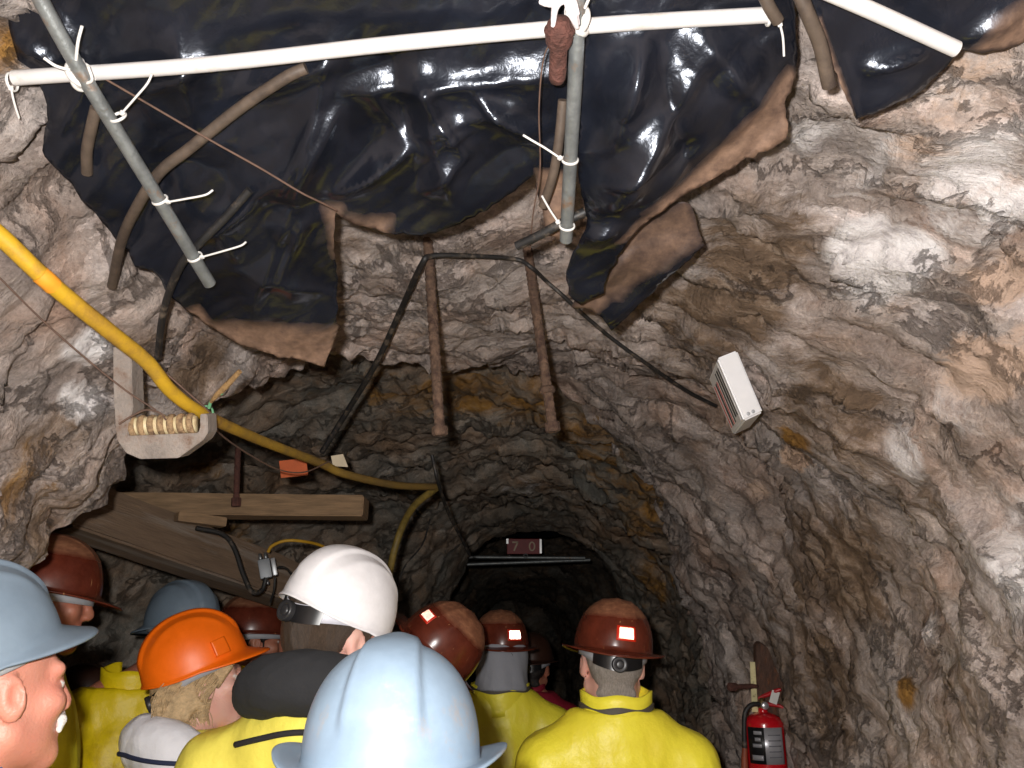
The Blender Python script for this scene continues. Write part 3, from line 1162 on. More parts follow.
SK_FAIR = skin_mat('fair_skin', srgb(226, 182, 166))
SK_RUDDY = skin_mat('ruddy_skin', srgb(202, 142, 122), 0.35)
SK_TAN = skin_mat('tanned_skin', srgb(178, 120, 96))
YEL = cloth_mat('yellow_raincoat', srgb(252, 234, 66), 0.42, srgb(232, 206, 50), 0.25)
YELP = cloth_mat('pale_yellow_raincoat', srgb(248, 232, 100), 0.45, srgb(225, 200, 80), 0.25)
YELD = cloth_mat('mustard_raincoat', srgb(232, 204, 20), 0.45, srgb(180, 148, 24), 0.3)
NAVY = cloth_mat('navy_cloth', srgb(36, 44, 74), 0.8)
FLEECE = cloth_mat('charcoal_fleece', srgb(42, 43, 46), 0.95)
WHITE_F = cloth_mat('white_fleece', srgb(236, 236, 242), 0.9)
GREY_F = cloth_mat('grey_sweatshirt', srgb(150, 152, 160), 0.9)
RED_F = cloth_mat('raspberry_jacket', srgb(150, 26, 50), 0.7)
DARK_F = cloth_mat('dark_cloth', srgb(40, 38, 40), 0.85)
BLUE_F = cloth_mat('royal_blue_cloth', srgb(40, 70, 160), 0.8)
M_TROU = cloth_mat('dark_trousers', srgb(48, 50, 60), 0.85)
M_BOOT = mat('black_rubber_boot', srgb(28, 27, 26), 0.5, var=0.3, dirt=srgb(96, 80, 64), dirt_amt=0.3)
M_PIPING = mat('grey_collar_seam', srgb(84, 78, 70), 0.7, var=0.1)


def rotm(yaw=0, pitch=0, roll=0):
    """head pose: yaw about z, pitch lifts the chin, roll tips the crown to the person's right"""
    return Matrix.Rotation(yaw, 4, 'Z') @ Matrix.Rotation(pitch, 4, 'X') @ Matrix.Rotation(roll, 4, 'Y')


def build_body(name, H, hp, head_R, voxel, female=False, sw=1.0):
    """naked anatomical figure in local space, facing +y, feet on z=0; hp = head origin (local)"""
    s = H / 1.75
    S = SDF((-0.52, -0.36, -0.02), (0.52, 0.42, H + 0.10), voxel)
    v = lambda x, y, z: (x * s, y * s, z * s)
    # torso
    S.ell(v(0, -.005, 1.24), (0.150 * s * sw, 0.105 * s, 0.20 * s), k=.04)
    S.ell(v(0, 0, 1.06), (0.135 * s * sw, 0.095 * s, 0.17 * s), k=.05)
    S.ell(v(0, -.01, 0.93), (0.158 * s, 0.105 * s, 0.13 * s), k=.05)
    for x in (-1, 1):
        sh = v(x * .175 * sw, -.015, 1.355)
        el = v(x * .238 * sw, -.045, 1.08)
        wr = v(x * .245 * sw, .035, 0.87)
        S.cap(v(x * .05, -.03, 1.45), sh, .052 * s, .058 * s, k=.05)
        S.cap(sh, el, .054 * s, .042 * s, k=.03)
        S.cap(el, wr, .042 * s, .028 * s, k=.02)
        # hand: palm, four fingers of unequal length curled a little, thumb off the side
        pl = v(x * .247 * sw, .052, 0.80)
        S.cap(wr, pl, .024 * s, .026 * s, k=.012, flat=((1, 0, 0), 1.7))
        S.ell(pl, (.017 * s, .040 * s, .046 * s), k=.012)
        for i, (dy, ln) in enumerate(((.030, .072), (.010, .082), (-.011, .076), (-.031, .058))):
            b0 = np.array(pl) + np.array((0, dy * s, -.034 * s))
            b1 = b0 + np.array((-x * .004 * s, .002 * s, -ln * .5 * s))
            b2 = b1 + np.array((-x * .020 * s, .004 * s, -ln * .42 * s))
            S.cap(b0, b1, .0092 * s, .0086 * s, k=.004)
            S.cap(b1, b2, .0086 * s, .0074 * s, k=.004)
        t0 = np.array(pl) + np.array((0, .030 * s, .018 * s))
        t1 = t0 + np.array((-x * .012 * s, .030 * s, -.022 * s))
        t2 = t1 + np.array((-x * .014 * s, .012 * s, -.030 * s))
        S.cap(t0, t1, .0125 * s, .0105 * s, k=.008)
        S.cap(t1, t2, .0105 * s, .0085 * s, k=.005)
        # leg
        hip, kn, an = v(x * .088, -.005, .89), v(x * .10, .012, .49), v(x * .105, -.03, .085)
        S.cap(hip, kn, .084 * s, .054 * s, k=.04)
        S.cap(kn, an, .052 * s, .036 * s, k=.03)
        S.ell(v(x * .103, -.035, .33), (.050 * s, .054 * s, .12 * s), k=.03)
        S.cap(an, v(x * .115, .11, .035), .036 * s, .030 * s, k=.03)
        S.cap(an, v(x * .106, -.055, .035), .034 * s, .033 * s, k=.02)
    # neck
    RM = np.array(head_R.to_3x3())
    hp = np.array(hp)
    g = lambda x, y, z: hp + RM @ (np.array((x, y, z)) * s)
    S.cap(v(0, -.035, 1.42), g(0, -.03, -.06), .062 * s, .056 * s, k=.035)
    S.cap(v(0, -.03, 1.46), g(0, -.02, -.05), .056 * s, .055 * s, k=.02)
    # head
    S.ell(g(0, -.014, .035), np.array((.076, .097, .085)) * s, RM, k=.015)
    S.ell(g(0, -.050, .010), np.array((.068, .055, .070)) * s, RM, k=.03)
    S.ell(g(0, .028, -.035), np.array((.060, .064, .080)) * s, RM, k=.02)
    for x in (-1, 1):
        S.cap(g(x * .058, .0, -.060), g(x * .018, .066, -.094), .018 * s, .016 * s, k=.035)
        S.ell(g(x * .040, .064, -.022), np.array((.026, .022, .022)) * s, RM, k=.02)
        S.cap(g(x * .048, .070, .024), g(x * .012, .090, .020), .011 * s, .011 * s, k=.014)
        S.ell(g(x * .033, .099, .001), np.array((.019, .017, .012)) * s, RM, k=.012, op='sub')
        S.ell(g(x * .032, .076, .001), np.array((.0135, .0135, .0115)) * s, RM, k=.003)
        # ear with a hollow
        er = np.array((Matrix.Rotation(-x * 0.35, 3, 'Z') @ Matrix.Rotation(0.12, 3, 'X')))
        S.ell(g(x * .080, -.010, -.008), np.array((.010, .021, .034)) * s, RM @ er, k=.008)
        S.ell(g(x * .090, -.006, -.004), np.array((.008, .010, .018)) * s, RM @ er, k=.004, op='sub')
        S.ell(g(x * .010, .100, -.034), np.array((.009, .010, .008)) * s, RM, k=.008)
    S.cap(g(0, .088, .014), g(0, .106, -.026), .009 * s, .012 * s, k=.012)
    S.ell(g(0, .074, -.102), np.array((.022, .016, .016)) * s, RM, k=.03)
    S.cap(g(-.018, .088, -.057), g(.018, .088, -.057), .0075 * s, k=.006)
    S.cap(g(-.016, .086, -.069), g(.016, .086, -.069), .0085 * s, k=.006)
    S.cap(g(-.022, .097, -.063), g(.022, .097, -.063), .0025 * s, k=.004, op='sub')
    me = S.mesh(name, 1)
    Lp = (S.V - hp) @ RM / s
    tone = np.zeros((len(Lp), 4), np.float32); tone[:, 3] = 1
    lip = np.exp(-((Lp[:, 2] + .063) / .010) ** 2 - (Lp[:, 0] / .020) ** 2) * (Lp[:, 1] > .080)
    tone[:, 0] = np.clip(lip * 1.2, 0, 0.8)
    for x in (-1, 1):
        d = np.linalg.norm(Lp - np.array((x * .032, .089, .001)), axis=1)
        dh = np.hypot(Lp[:, 0] - x * .032, (Lp[:, 2] - .001))
        eye = (np.abs(Lp[:, 2] - .001) < .0042) & (np.abs(Lp[:, 0] - x * .032) < .013) & (Lp[:, 1] > .07)
        tone[eye, 1] = 1
        tone[(dh < .0055) & (Lp[:, 1] > .07), 2] = 1
        br = (np.abs(Lp[:, 2] - .027 + 3 * (np.abs(Lp[:, 0]) - .03) ** 2) < .006) & (np.abs(np.abs(Lp[:, 0]) - .031) < .019) & (Lp[:, 1] > .06)
        tone[br, 2] = .7
    a = me.color_attributes.new('tone', 'FLOAT_COLOR', 'POINT')
    a.data.foreach_set('color', tone.ravel())
    return me


def wrinkle(seed, amp=0.008):
    def f(V, n):
        p = V * np.array((7.0, 7.0, 2.6)) + seed
        w = fbm(p, 3, 0.5, True) * amp * 0.55
        q = V * np.array((4.0, 4.0, 5.0)) + seed + 4
        return w + fbm(q, 2) * amp * 0.7
    return f


def build_coat(name, H, voxel, sw=1.0, bulk=0.0, hem=0.62, seed=0.0, neck_top=1.47, slope=0.0, amp=0.008):
    s = H / 1.75
    S = SDF((-0.56, -0.36, 0.4 * s), (0.56, 0.36, H * 0.93), voxel)
    v = lambda x, y, z: (x * s, y * s, z * s)
    b = bulk
    S.ell(v(0, -.010, 1.22), ((0.180 + b) * s * sw, (0.145 + b) * s, 0.26 * s), k=.05)
    S.cap(v(0, -.005, 1.10), v(0, -.005, 0.56), (.165 + b) * s, (.195 + b) * s, k=.06, flat=((0, 1, 0), 1.22))
    S.cap(v(-.05 * sw, -.025, 1.42), v(.05 * sw, -.025, 1.42), (.075 + b * .5) * s, k=.05)
    for x in (-1, 1):
        sh, el, wr = v(x * .180 * sw, -.020, 1.345), v(x * .245 * sw, -.045, 1.08), v(x * .25 * sw, .03, 0.88)
        S.cap(v(x * .05, -.03, 1.43), sh, (.072 + b * .5) * s, (.080 + b * .5) * s, k=.05)
        S.cap(sh, el, (.080 + b * .5) * s, .068 * s, k=.04)
        S.cap(el, wr, .070 * s, .056 * s, k=.025)
    S.cap(v(0, -.03, 1.44), v(0, -.03, 1.52), .088 * s, .078 * s, k=.04)
    S.cut(v(0, 0, hem), (0, 0, -1))
    S.cut(v(0, -.03, neck_top), (0, slope, 1))
    return S.mesh(name, 2, wrinkle(seed, amp))


def build_trousers(name, H, voxel):
    s = H / 1.75
    S = SDF((-0.3, -0.25, 0.0), (0.3, 0.25, 1.05 * s), voxel)
    v = lambda x, y, z: (x * s, y * s, z * s)
    S.ell(v(0, -.008, 0.93), (.172 * s, .122 * s, .14 * s), k=.05)
    for x in (-1, 1):
        S.cap(v(x * .088, -.005, .89), v(x * .10, .012, .49), .100 * s, .074 * s, k=.04)
        S.cap(v(x * .10, .012, .49), v(x * .105, -.025, .14), .074 * s, .066 * s, k=.03)
    S.cut(v(0, 0, 1.0), (0, 0, 1)); S.cut(v(0, 0, .13), (0, 0, -1))
    return S.mesh(name, 2, wrinkle(1.7, 0.006))


def build_boot(name, H, x, voxel):
    s = H / 1.75
    S = SDF((x * .11 * s - .09, -0.16, -0.005), (x * .11 * s + .09, 0.24, 0.34 * s), voxel)
    v = lambda a, y, z: (a * s, y * s, z * s)
    S.cap(v(x * .105, -.03, .27), v(x * .106, -.03, .10), .064 * s, .054 * s, k=.02)
    S.cap(v(x * .106, -.05, .045), v(x * .118, .125, .042), .044 * s, .047 * s, k=.03, flat=((0, 0, 1), 1.05))
    S.ell(v(x * .112, .04, .07), (.046 * s, .10 * s, .055 * s), k=.03)
    S.cut(v(0, 0, .25), (0, 0, 1)); S.cut((0, 0, 0.001), (0, 0, -1))
    return S.mesh(name, 1)


def band(name, ra, rb, z0, z1, th0, th1, yc=0.0, flare=0.0, thick=0.006, n=48, nz=6, tilt=0.0):
    """collar: stands round the neck, th measured from the front"""
    out, inn = [], []
    for j in range(nz + 1):
        f = j / nz
        for i in range(n + 1):
            th = th0 + (th1 - th0) * i / n
            a, b_ = ra + flare * f, rb + flare * f
            z = z0 + (z1 - z0) * f + tilt * math.cos(th) + 0.004 * math.sin(th * 5 + f * 2)
            out.append(Vector((-math.sin(th) * a, yc + math.cos(th) * b_, z)))
            inn.append(Vector((-math.sin(th) * (a - thick), yc + math.cos(th) * (b_ - thick), z)))
    m = n + 1
    o = len(out)
    fs = []
    for j in range(nz):
        for i in range(n):
            q = j * m + i
            fs.append((q, q + 1, q + m + 1, q + m)); fs.append((o + q, o + q + m, o + q + m + 1, o + q + 1))
    for i in range(n):
        fs.append((i, o + i, o + i + 1, i + 1)); q = nz * m + i; fs.append((q, q + 1, o + q + 1, o + q))
    for j in range(nz):
        q = j * m; fs.append((q, q + m, o + q + m, o + q)); q = j * m + n; fs.append((q, o + q, o + q + m, q + m))
    return pmesh(name, out + inn, fs)


def hair_mesh(name, H, hp, head_R, style, voxel):
    s = H / 1.75
    hp = np.array(hp); RM = np.array(head_R.to_3x3())
    g = lambda x, y, z: hp + RM @ (np.array((x, y, z)) * s)
    S = SDF(hp - .30 * s, hp + .26 * s, voxel)
    S.ell(g(0, -.018, .045), np.array((.083, .103, .086)) * s, RM, k=.01)
    if style == 'short':
        S.ell(g(0, -.055, .005), np.array((.074, .060, .080)) * s, RM, k=.02)
        for x in (-1, 1):
            S.cap(g(x * .077, .018, .03), g(x * .075, .020, -.02), .009 * s, .005 * s, k=.01)
        S.ell(g(0, -.080, -.075), np.array((.055, .018, .022)) * s, RM, k=.02)
    else:           # loose, drawn back over the ear, hanging in locks on the nape
        S.ell(g(0, -.055, -.005), np.array((.080, .066, .095)) * s, RM, k=.02)
        rnd = random.Random(5)
        for x in (-1, 1):
            for i in range(9):
                y0 = .065 - i * .016
                a = g(x * .080, y0, .03 - .006 * i)
                bpt = g(x * (.083 + rnd.uniform(-.004, .006)), y0 - .045 - rnd.uniform(0, .02), -.035 - .010 * i)
                c = g(x * (.066 + rnd.uniform(-.02, .008)), y0 - .065 + rnd.uniform(-.01, .02), -.10 - rnd.uniform(0, .05))
                S.cap(a, bpt, .011 * s, .010 * s, k=.008); S.cap(bpt, c, .010 * s, .005 * s, k=.008)
        for i in range(9):
            x = -.06 + .015 * i
            S.cap(g(x, -.105, -.03), g(x * 1.05, -.10 + rnd.uniform(-.01, .01), -.15 - rnd.uniform(0, .04)), .014 * s, .006 * s, k=.01)
    # keep the face clear
    S.ell(g(0, .110, -.045), np.array((.074, .075, .105)) * s, RM, k=.008, op='sub')
    for x in (-1, 1):
        S.ell(g(x * .088, -.004 if style == 'short' else .010, -.012), np.array((.026, .026, .034)) * s, RM, k=.008, op='sub')

    def d(V, n):
        q = ((V - hp) @ RM) * np.array((60, 60, 14) if style == 'short' else (70, 26, 26))
        return fbm(q, 3) * .0025
    me = S.mesh(name, 1, d)
    if style != 'short':
        # single strands laid over it, combed back from the brow over the ears to the nape
        rnd = random.Random(9)
        vs = [tuple(v.co) for v in me.vertices]
        fs = [tuple(p.vertices) for p in me.polygons]
        for x in (-1, 1):
            for i in range(190):
                q = rnd.random()
                y0 = .080 - .150 * q
                pts = [g(x * (.072 + .012 * min(1, 5 * q)), y0, .035 - .010 * q),
                       g(x * (.086 + rnd.uniform(-.003, .004)), y0 - .030 - rnd.uniform(0, .015), .005 - .02 * q + rnd.uniform(-.012, .012)),
                       g(x * (.086 + rnd.uniform(-.006, .004)), y0 - .062 - rnd.uniform(0, .02) + .03 * q, -.035 - .035 * q + rnd.uniform(-.015, .015)),
                       g(x * (.074 + rnd.uniform(-.020, .008)), y0 - .080 + rnd.uniform(-.01, .025) + .06 * q, -.085 - .02 * q - rnd.uniform(0, .03)),
                       g(x * (.062 + rnd.uniform(-.030, .012)), y0 - .085 + rnd.uniform(-.015, .03) + .07 * q, -.125 - rnd.uniform(0, .05))]
                pa = catmull([Vector(p) for p in pts], 4)
                r0 = rnd.uniform(.0012, .0026) * s
                vv, ff = tube_data(pa, [r0 * (1 - .7 * k / (len(pa) - 1)) for k in range(len(pa))], 5, True, len(vs))
                vs += [tuple(v) for v in vv]; fs += ff
        me = pmesh(name, vs, fs)
    return me


M_HAIR_BROWN = mat('dark_brown_hair', srgb(72, 58, 46), 0.55, var=0.45, scale=60, aniso=(8, 8, 1.5), bump=0.5, bscale=240)
M_HAIR_GREY = mat('grey_hair', srgb(150, 142, 134), 0.6, var=0.35, scale=60, aniso=(8, 8, 1.5), bump=0.5, bscale=240)
M_HAIR_BLOND = mat('blond_hair', srgb(196, 168, 128), 0.42, var=0.30, scale=30, aniso=(4, 1, 2.5), bump=0.6, bscale=90)
M_HAIR_BLACK = mat('near_black_hair', srgb(34, 28, 26), 0.5, var=0.4, scale=60, bump=0.5, bscale=240)

_shared = {}


def person(label, headpos, H_top=None, yaw=0.0, hyaw=0.0, pitch=0.0, roll=0.0, skin=SK_FAIR, coat=YEL, hair=('short', M_HAIR_BROWN),
           hat_kind='full', hat_col='brown', hat_pitch=0.0, hat_roll=0.0, sticker=None, strap='grey', slot=False, hat_scale=1.0, sw=1.0, bulk=0.0,
           collar=None, lean=(0, 0), voxel=0.007, seed=0.0, neck_top=1.485, slope=0.0, group=None, hat_dz=0.0, hat_dy=0.0, amp=0.008, knob=True, rdz=0.0):
    """headpos: world point between the ears at eye level; body yaw in the world, head pose relative to the body"""
    hz = headpos.z
    H = hz + 0.148
    s = H / 1.75
    off = Vector((lean[0], 0.015 + lean[1], 0))
    rz = Matrix.Rotation(yaw, 4, 'Z')
    root = Vector((headpos.x, headpos.y, 0)) - (rz @ off)
    root.z = 0.0
    e = empty('person', root, yaw, label, 'person', group)
    hp = (off.x, off.y, hz)
    hR = rotm(hyaw, pitch, roll)
    link('body', build_body('body', H, hp, hR, voxel, sw=sw), skin, e)
    link('coat', build_coat('coat', H, voxel * 1.25, sw, bulk, seed=seed, neck_top=neck_top, slope=slope, amp=amp), coat, e)
    key = round(H, 2)
    if key not in _shared:
        _shared[key] = (build_trousers('trousers', H, .014), build_boot('boot', H, -1, .010), build_boot('boot', H, 1, .010))
    tr, b0, b1 = _shared[key]
    for nm, me, mt in (('trousers', tr, M_TROU), ('boot', b0, M_BOOT), ('boot', b1, M_BOOT)):
        if not me.materials: link(nm, me, mt, e)
        else: link(nm, me, None, e)
    if hair: link('hair', hair_mesh('hair', H, hp, hR, hair[0], voxel * .8), hair[1], e)
    M = Matrix.Translation(hp) @ hR @ Matrix.Translation((0, (hat_dy - .008) * s, (.036 + hat_dz) * s)) @ Matrix.Rotation(hat_pitch, 4, 'X') @ Matrix.Rotation(hat_roll, 4, 'Y')
    hat(e, M, hat_kind, hat_col, s * .97 * hat_scale, sticker, knob, strap, slot, None, rdz)
    if collar: collar(e, s, hp, hR)
    return e


def coat_collar(matl, z0=1.435, z1=1.525, ra=.082, rb=.082, flare=-.006, tilt=-.012, seam=True, th=2.75, seam_m=None):
    def f(e, s, hp, hR):
        c = link('collar', band('collar', (ra - .016) * s, (rb - .016) * s, (z0 - .03) * s, z1 * s, -th, th, -.03 * s, (flare + .014) * s, tilt=tilt * s), matl, e)
        # band is open at the front: th runs from the back both ways
        c.rotation_euler = (0, 0, math.pi)
        c.location = (0, -.06 * s, 0)
        if seam:
            sm_ = link('collar_seam', band('collar_seam', (ra - .005) * s, (rb - .005) * s, (z0 + .050) * s, (z0 + .060) * s, -th, th, -.03 * s, 0, tilt=tilt * s, thick=.003), seam_m or M_PIPING, e)
            sm_.rotation_euler = (0, 0, math.pi); sm_.location = (0, -.06 * s, 0)
    return f


def head_from_hat_top(u, v, t, yaw, hyaw=0, pitch=0, roll=0, H=1.75, dz=0.0):
    """head origin such that the crown of the hat shows at (u, v), t metres along the view axis"""
    top = PT(u, v, t)
    up = (Matrix.Rotation(yaw, 4, 'Z') @ rotm(hyaw, pitch, roll)) @ Vector((0, -.008, .036 + dz + HC * .97))
    return top - up

# ------------------------------------------------------------------ the tour party
PI = math.pi


def lump(name, matl, build, lo, hi, voxel, e, disp=None):
    S = SDF(lo, hi, voxel)
    build(S)
    return link(name, S.mesh(name, 2, disp), matl, e)


def surface_cord(e, name, parts, matl, zf, th0, th1, r, yc=-.04, n=60):
    """a cord lying on the cloth below it; th measured from the back"""
    vs, fs = [], []
    for o in bpy.data.objects:
        if o.parent == e and o.name.split('.')[0] in parts:
            k = len(vs)
            vs += [tuple(v.co) for v in o.data.vertices]
            fs += [tuple(i + k for i in p.vertices) for p in o.data.polygons]
    bv = BVHTree.FromPolygons(vs, fs)
    pts = []
    for i in range(n + 1):
        th = th0 + (th1 - th0) * i / n
        d = Vector((math.sin(th), -math.cos(th), 0))
        org = Vector((0, yc, zf(th))) + d * .8
        p, nn, _, _ = bv.ray_cast(org, -d)
        if p is not None: pts.append(p + d * r * .5)
    for _ in range(3):
        pts = [pts[0]] + [(pts[i - 1] + pts[i] * 2 + pts[i + 1]) / 4 for i in range(1, len(pts) - 1)] + [pts[-1]]
    v_, f_ = tube_data(pts, r, 10)
    return link(name, pmesh(name, v_, f_), matl, e)


def neck_tube(matl, name, r=.070, z0=1.43, z1=1.505, y=-.035):
    def f(e, s, hp, hR):
        c = link(name, band(name, r * s, r * s, z0 * s, z1 * s, -2.7, 2.7, y * s, -.004 * s), matl, e)
        c.rotation_euler = (0, 0, PI); c.location = (0, 2 * y * s, 0)
    return f


def multi(*fs):
    def f(*a):
        for g in fs: g(*a)
    return f


def fleece_roll(matl, name='fleece_hood', big=1.0, z=1.44, seam=None, thick=1.0, piping=None):
    """a thick hood lying down round the neck and on the shoulders"""
    def f(e, s, hp, hR):
        def b(S):
            n = 22
            for i in range(n):
                a0, a1 = 2 * PI * i / n, 2 * PI * (i + 1) / n
                def q(a):
                    back = max(0, -math.cos(a))
                    return (math.sin(a) * .108 * s * big, (-.035 + math.cos(a) * .092 * big) * s, (z - .018 * math.cos(a) + .018 * back) * s)
                r = (.036 + .020 * max(0, -math.cos(a0))) * s * big * thick
                S.cap(q(a0), q(a1), r, r, k=.02)
            if thick == 1.0: S.ell((0, -.115 * s * big, (z - .020) * s), (.120 * s * big, .040 * s, .050 * s), k=.04)
        lump(name, matl, b, (-.36, -.40, 1.15 * s), (.36, .25, 1.68 * s), .009, e, lambda V, n: fbm(V * 22, 2) * .004)
        if piping:
            surface_cord(e, 'coat_piping', ('coat',), piping, lambda th: (z - .052) * s - .02 * s * abs(th) ** 2, -1.15, 1.15, .0062)
        if seam:
            surface_cord(e, 'lanyard', ('coat', name), seam, lambda th: (z + .010) * s - .012 * abs(th), -2.0, 2.0, .0055)
    return f


def hood_drape(matl):
    """grey hood worn under the hat and hanging over the neck"""
    def f(e, s, hp, hR):
        hp = np.array(hp); RM = np.array(hR.to_3x3())
        g = lambda x, y, z: hp + RM @ (np.array((x, y, z)) * s)
        def b(S):
            S.ell(g(0, -.020, .020), np.array((.090, .108, .095)) * s, RM, k=.03)
            S.cap(g(0, -.045, -.01), (0, -.06 * s, 1.43 * s), .090 * s, .108 * s, k=.05)
            S.ell(g(0, .125, -.045), np.array((.072, .085, .10)) * s, RM, k=.02, op='sub')
            S.cut((0, 0, 1.485 * s), (0, 0, -1))
        lump('hood', matl, b, hp - .34, hp + .26, .008, e, lambda V, n: fbm(V * np.array((16, 16, 6)), 2) * .005)
    return f


def beard(e, s, hp, hR):
    hp = np.array(hp); RM = np.array(hR.to_3x3())
    g = lambda x, y, z: hp + RM @ (np.array((x, y, z)) * s)
    def b(S):
        S.cap(g(-.026, .092, -.052), g(0, .100, -.046), .007 * s, .0085 * s, k=.006)
        S.cap(g(.026, .092, -.052), g(0, .100, -.046), .007 * s, .0085 * s, k=.006)
        for x in (-1, 1): S.cap(g(x * .026, .092, -.052), g(x * .031, .086, -.066), .007 * s, .005 * s, k=.006)
    lump('moustache', mat('white_moustache', srgb(226, 222, 216), 0.7, var=.15, scale=120, bump=.5, bscale=200), b, hp - .2, hp + .2, .0035, e)


P_ = lambda u, v, t: PT(u, v, t)

person('man in profile with white moustache and slate blue hard hat at the frame edge', P_(-8, 690, 1.30), yaw=R(-37), pitch=R(4), skin=SK_RUDDY, hair=None,
       hat_kind='cap', hat_col='slate', hat_pitch=R(20), hat_dz=.010, hat_dy=-.028, voxel=.005, collar=multi(neck_tube(mat('blue_collar', srgb(60, 84, 140), .8), 'shirt_collar', .082, 1.42, 1.50), coat_collar(YEL, 1.40, 1.455, .095, .095, seam=False), beard), seed=1.0, hat_scale=1.0, neck_top=1.43)

person('person with worn brown hard hat in yellow coat behind the man with the white moustache', head_from_hat_top(56, 541, 2.40, R(-66), pitch=R(-6), dz=-.02), yaw=R(-66), pitch=R(-6), hat_dz=-.02, skin=SK_TAN, hair=('short', M_HAIR_BLACK),
       hat_kind='full', hat_col='brown', coat=YEL, collar=coat_collar(YEL), seed=2.0, hat_scale=1.02)

person('small person with shadowed face and dark hat at the back of the side cave', P_(84, 706, 3.4), yaw=R(-82), skin=SK_TAN, hair=('short', M_HAIR_BLACK), hat_kind='full', hat_col='dark', coat=DARK_F, collar=coat_collar(DARK_F, seam=False), seed=3.0)

person('person in mustard raincoat with slate blue hard hat, behind the orange hard hat', head_from_hat_top(185, 584, 3.0, R(35)), yaw=R(22), hyaw=R(38), skin=SK_TAN, hair=('short', M_HAIR_BLACK),
       hat_kind='cap', hat_col='slate', coat=YELD, lean=(.13, .0), collar=coat_collar(YELD, seam=False, z0=1.42, z1=1.52, ra=.10, rb=.09), seed=4.0, neck_top=1.46, amp=.012)

person('blond woman in orange hard hat and white fleece hood', head_from_hat_top(184, 615, 2.28, R(-66), pitch=R(16)), yaw=R(-50), hyaw=R(-18), pitch=R(8), skin=SK_FAIR, hair=('loose', M_HAIR_BLOND),
       hat_kind='cap', hat_col='orange', hat_pitch=R(16), hat_scale=1.04, lean=(-.012, -.03), slot=True, coat=YELP, collar=fleece_roll(WHITE_F, 'fleece_hood', 1.06, 1.43, NAVY), seed=5.0, sw=.9, voxel=.006, knob=True)

person('person in worn brown hard hat between the orange and the white hard hats', head_from_hat_top(256, 598, 3.6, R(-60)), yaw=R(-50), hyaw=R(-15), skin=SK_TAN, hair=('short', M_HAIR_BLACK),
       hat_kind='full', hat_col='brown', coat=YELD, collar=coat_collar(YELD), seed=6.0, hat_scale=1.1)

person('man in white hard hat and black fleece collar seen from behind', head_from_hat_top(352, 556, 1.95, R(-35), pitch=R(-6), roll=R(10)), yaw=R(-8), hyaw=R(-30), pitch=R(-6), roll=R(9), skin=SK_FAIR, hair=('short', M_HAIR_BROWN),
       hat_kind='cap', hat_col='white', hat_pitch=R(-7), hat_roll=R(5), strap='white', coat=YELP, collar=fleece_roll(FLEECE, 'fleece_hood', 1.18, 1.490, None, .82, DARK_F), seed=7.0, hat_scale=1.0, hat_dz=.006, rdz=.014, voxel=.006, sw=1.12)

person('person in scuffed pale blue ridged hard hat seen close from behind', head_from_hat_top(396, 634, 1.06, 0), yaw=R(0), pitch=R(1), skin=SK_FAIR, hair=('short', M_HAIR_GREY),
       hat_kind='ridged', hat_col='blue', coat=YEL, collar=coat_collar(YEL), seed=8.0)

person('person with tilted brown hard hat, dark hair and royal blue collar', head_from_hat_top(472, 617, 2.55, R(-18), pitch=R(-16), roll=R(42)), yaw=R(-4), hyaw=R(-14), roll=R(30), pitch=R(-16), lean=(.14, 0), skin=SK_FAIR, hair=('loose', M_HAIR_BLACK),
       hat_kind='full', hat_col='brown', hat_roll=R(12), sticker=(PI - .30, 1.22, .17, .09), coat=YEL, collar=coat_collar(BLUE_F, seam=False), seed=9.0, hat_scale=1.06)

person('person in brown hard hat over a grey hood, yellow raincoat', head_from_hat_top(500, 610, 3.45, R(8)), yaw=R(4), hyaw=R(10), skin=SK_FAIR, hair=None,
       hat_kind='full', hat_col='brown', sticker=(PI + .28, 1.30, .22, .11), coat=YEL, collar=multi(hood_drape(GREY_F), coat_collar(YEL, 1.44, 1.51, .118, .118)), seed=10.0)

person('person in raspberry jacket and dark hat deep in the shadow ahead', P_(532, 668, 4.3), yaw=R(-12), skin=SK_TAN, hair=('short', M_HAIR_BLACK), hat_kind='full', hat_col='dark', coat=RED_F, collar=coat_collar(RED_F, seam=False), seed=11.0)

person('grey haired man in worn brown full brim hard hat and bright yellow raincoat', head_from_hat_top(614, 599, 2.50, R(2), roll=R(3)), yaw=R(3), roll=R(3), skin=SK_FAIR, hair=('short', M_HAIR_GREY),
       hat_kind='full', hat_col='brown', sticker=(PI + .13, 1.29, .20, .105), coat=YEL, collar=coat_collar(YEL, 1.445, 1.535, .105, .10), seed=12.0, voxel=.006, hat_roll=R(3), sw=1.0)

# ================================================================== SHEETING UNDER THE CEILING
SP0, SPS = (1.1, 2.50), -0.515          # the sheets slope: height 2.50 at y = 1.1, falling with y


def sheet_pt(u, v, off=0.0):
    """point of the hung sheet seen at (u, v); off lowers it toward the viewer"""
    d = ray(u, v)
    # z = z0 + k (y - y0) - off
    t = (SP0[1] - off - SPS * SP0[0] - CZ) / (d.z - SPS * d.y)
    return CAM + d * t


SHN = Vector((0, SPS, -1)).normalized()     # faces down and back toward the entrance
SHU, SHV = Vector((1, 0, 0)), Vector((0, 1, SPS)).normalized()


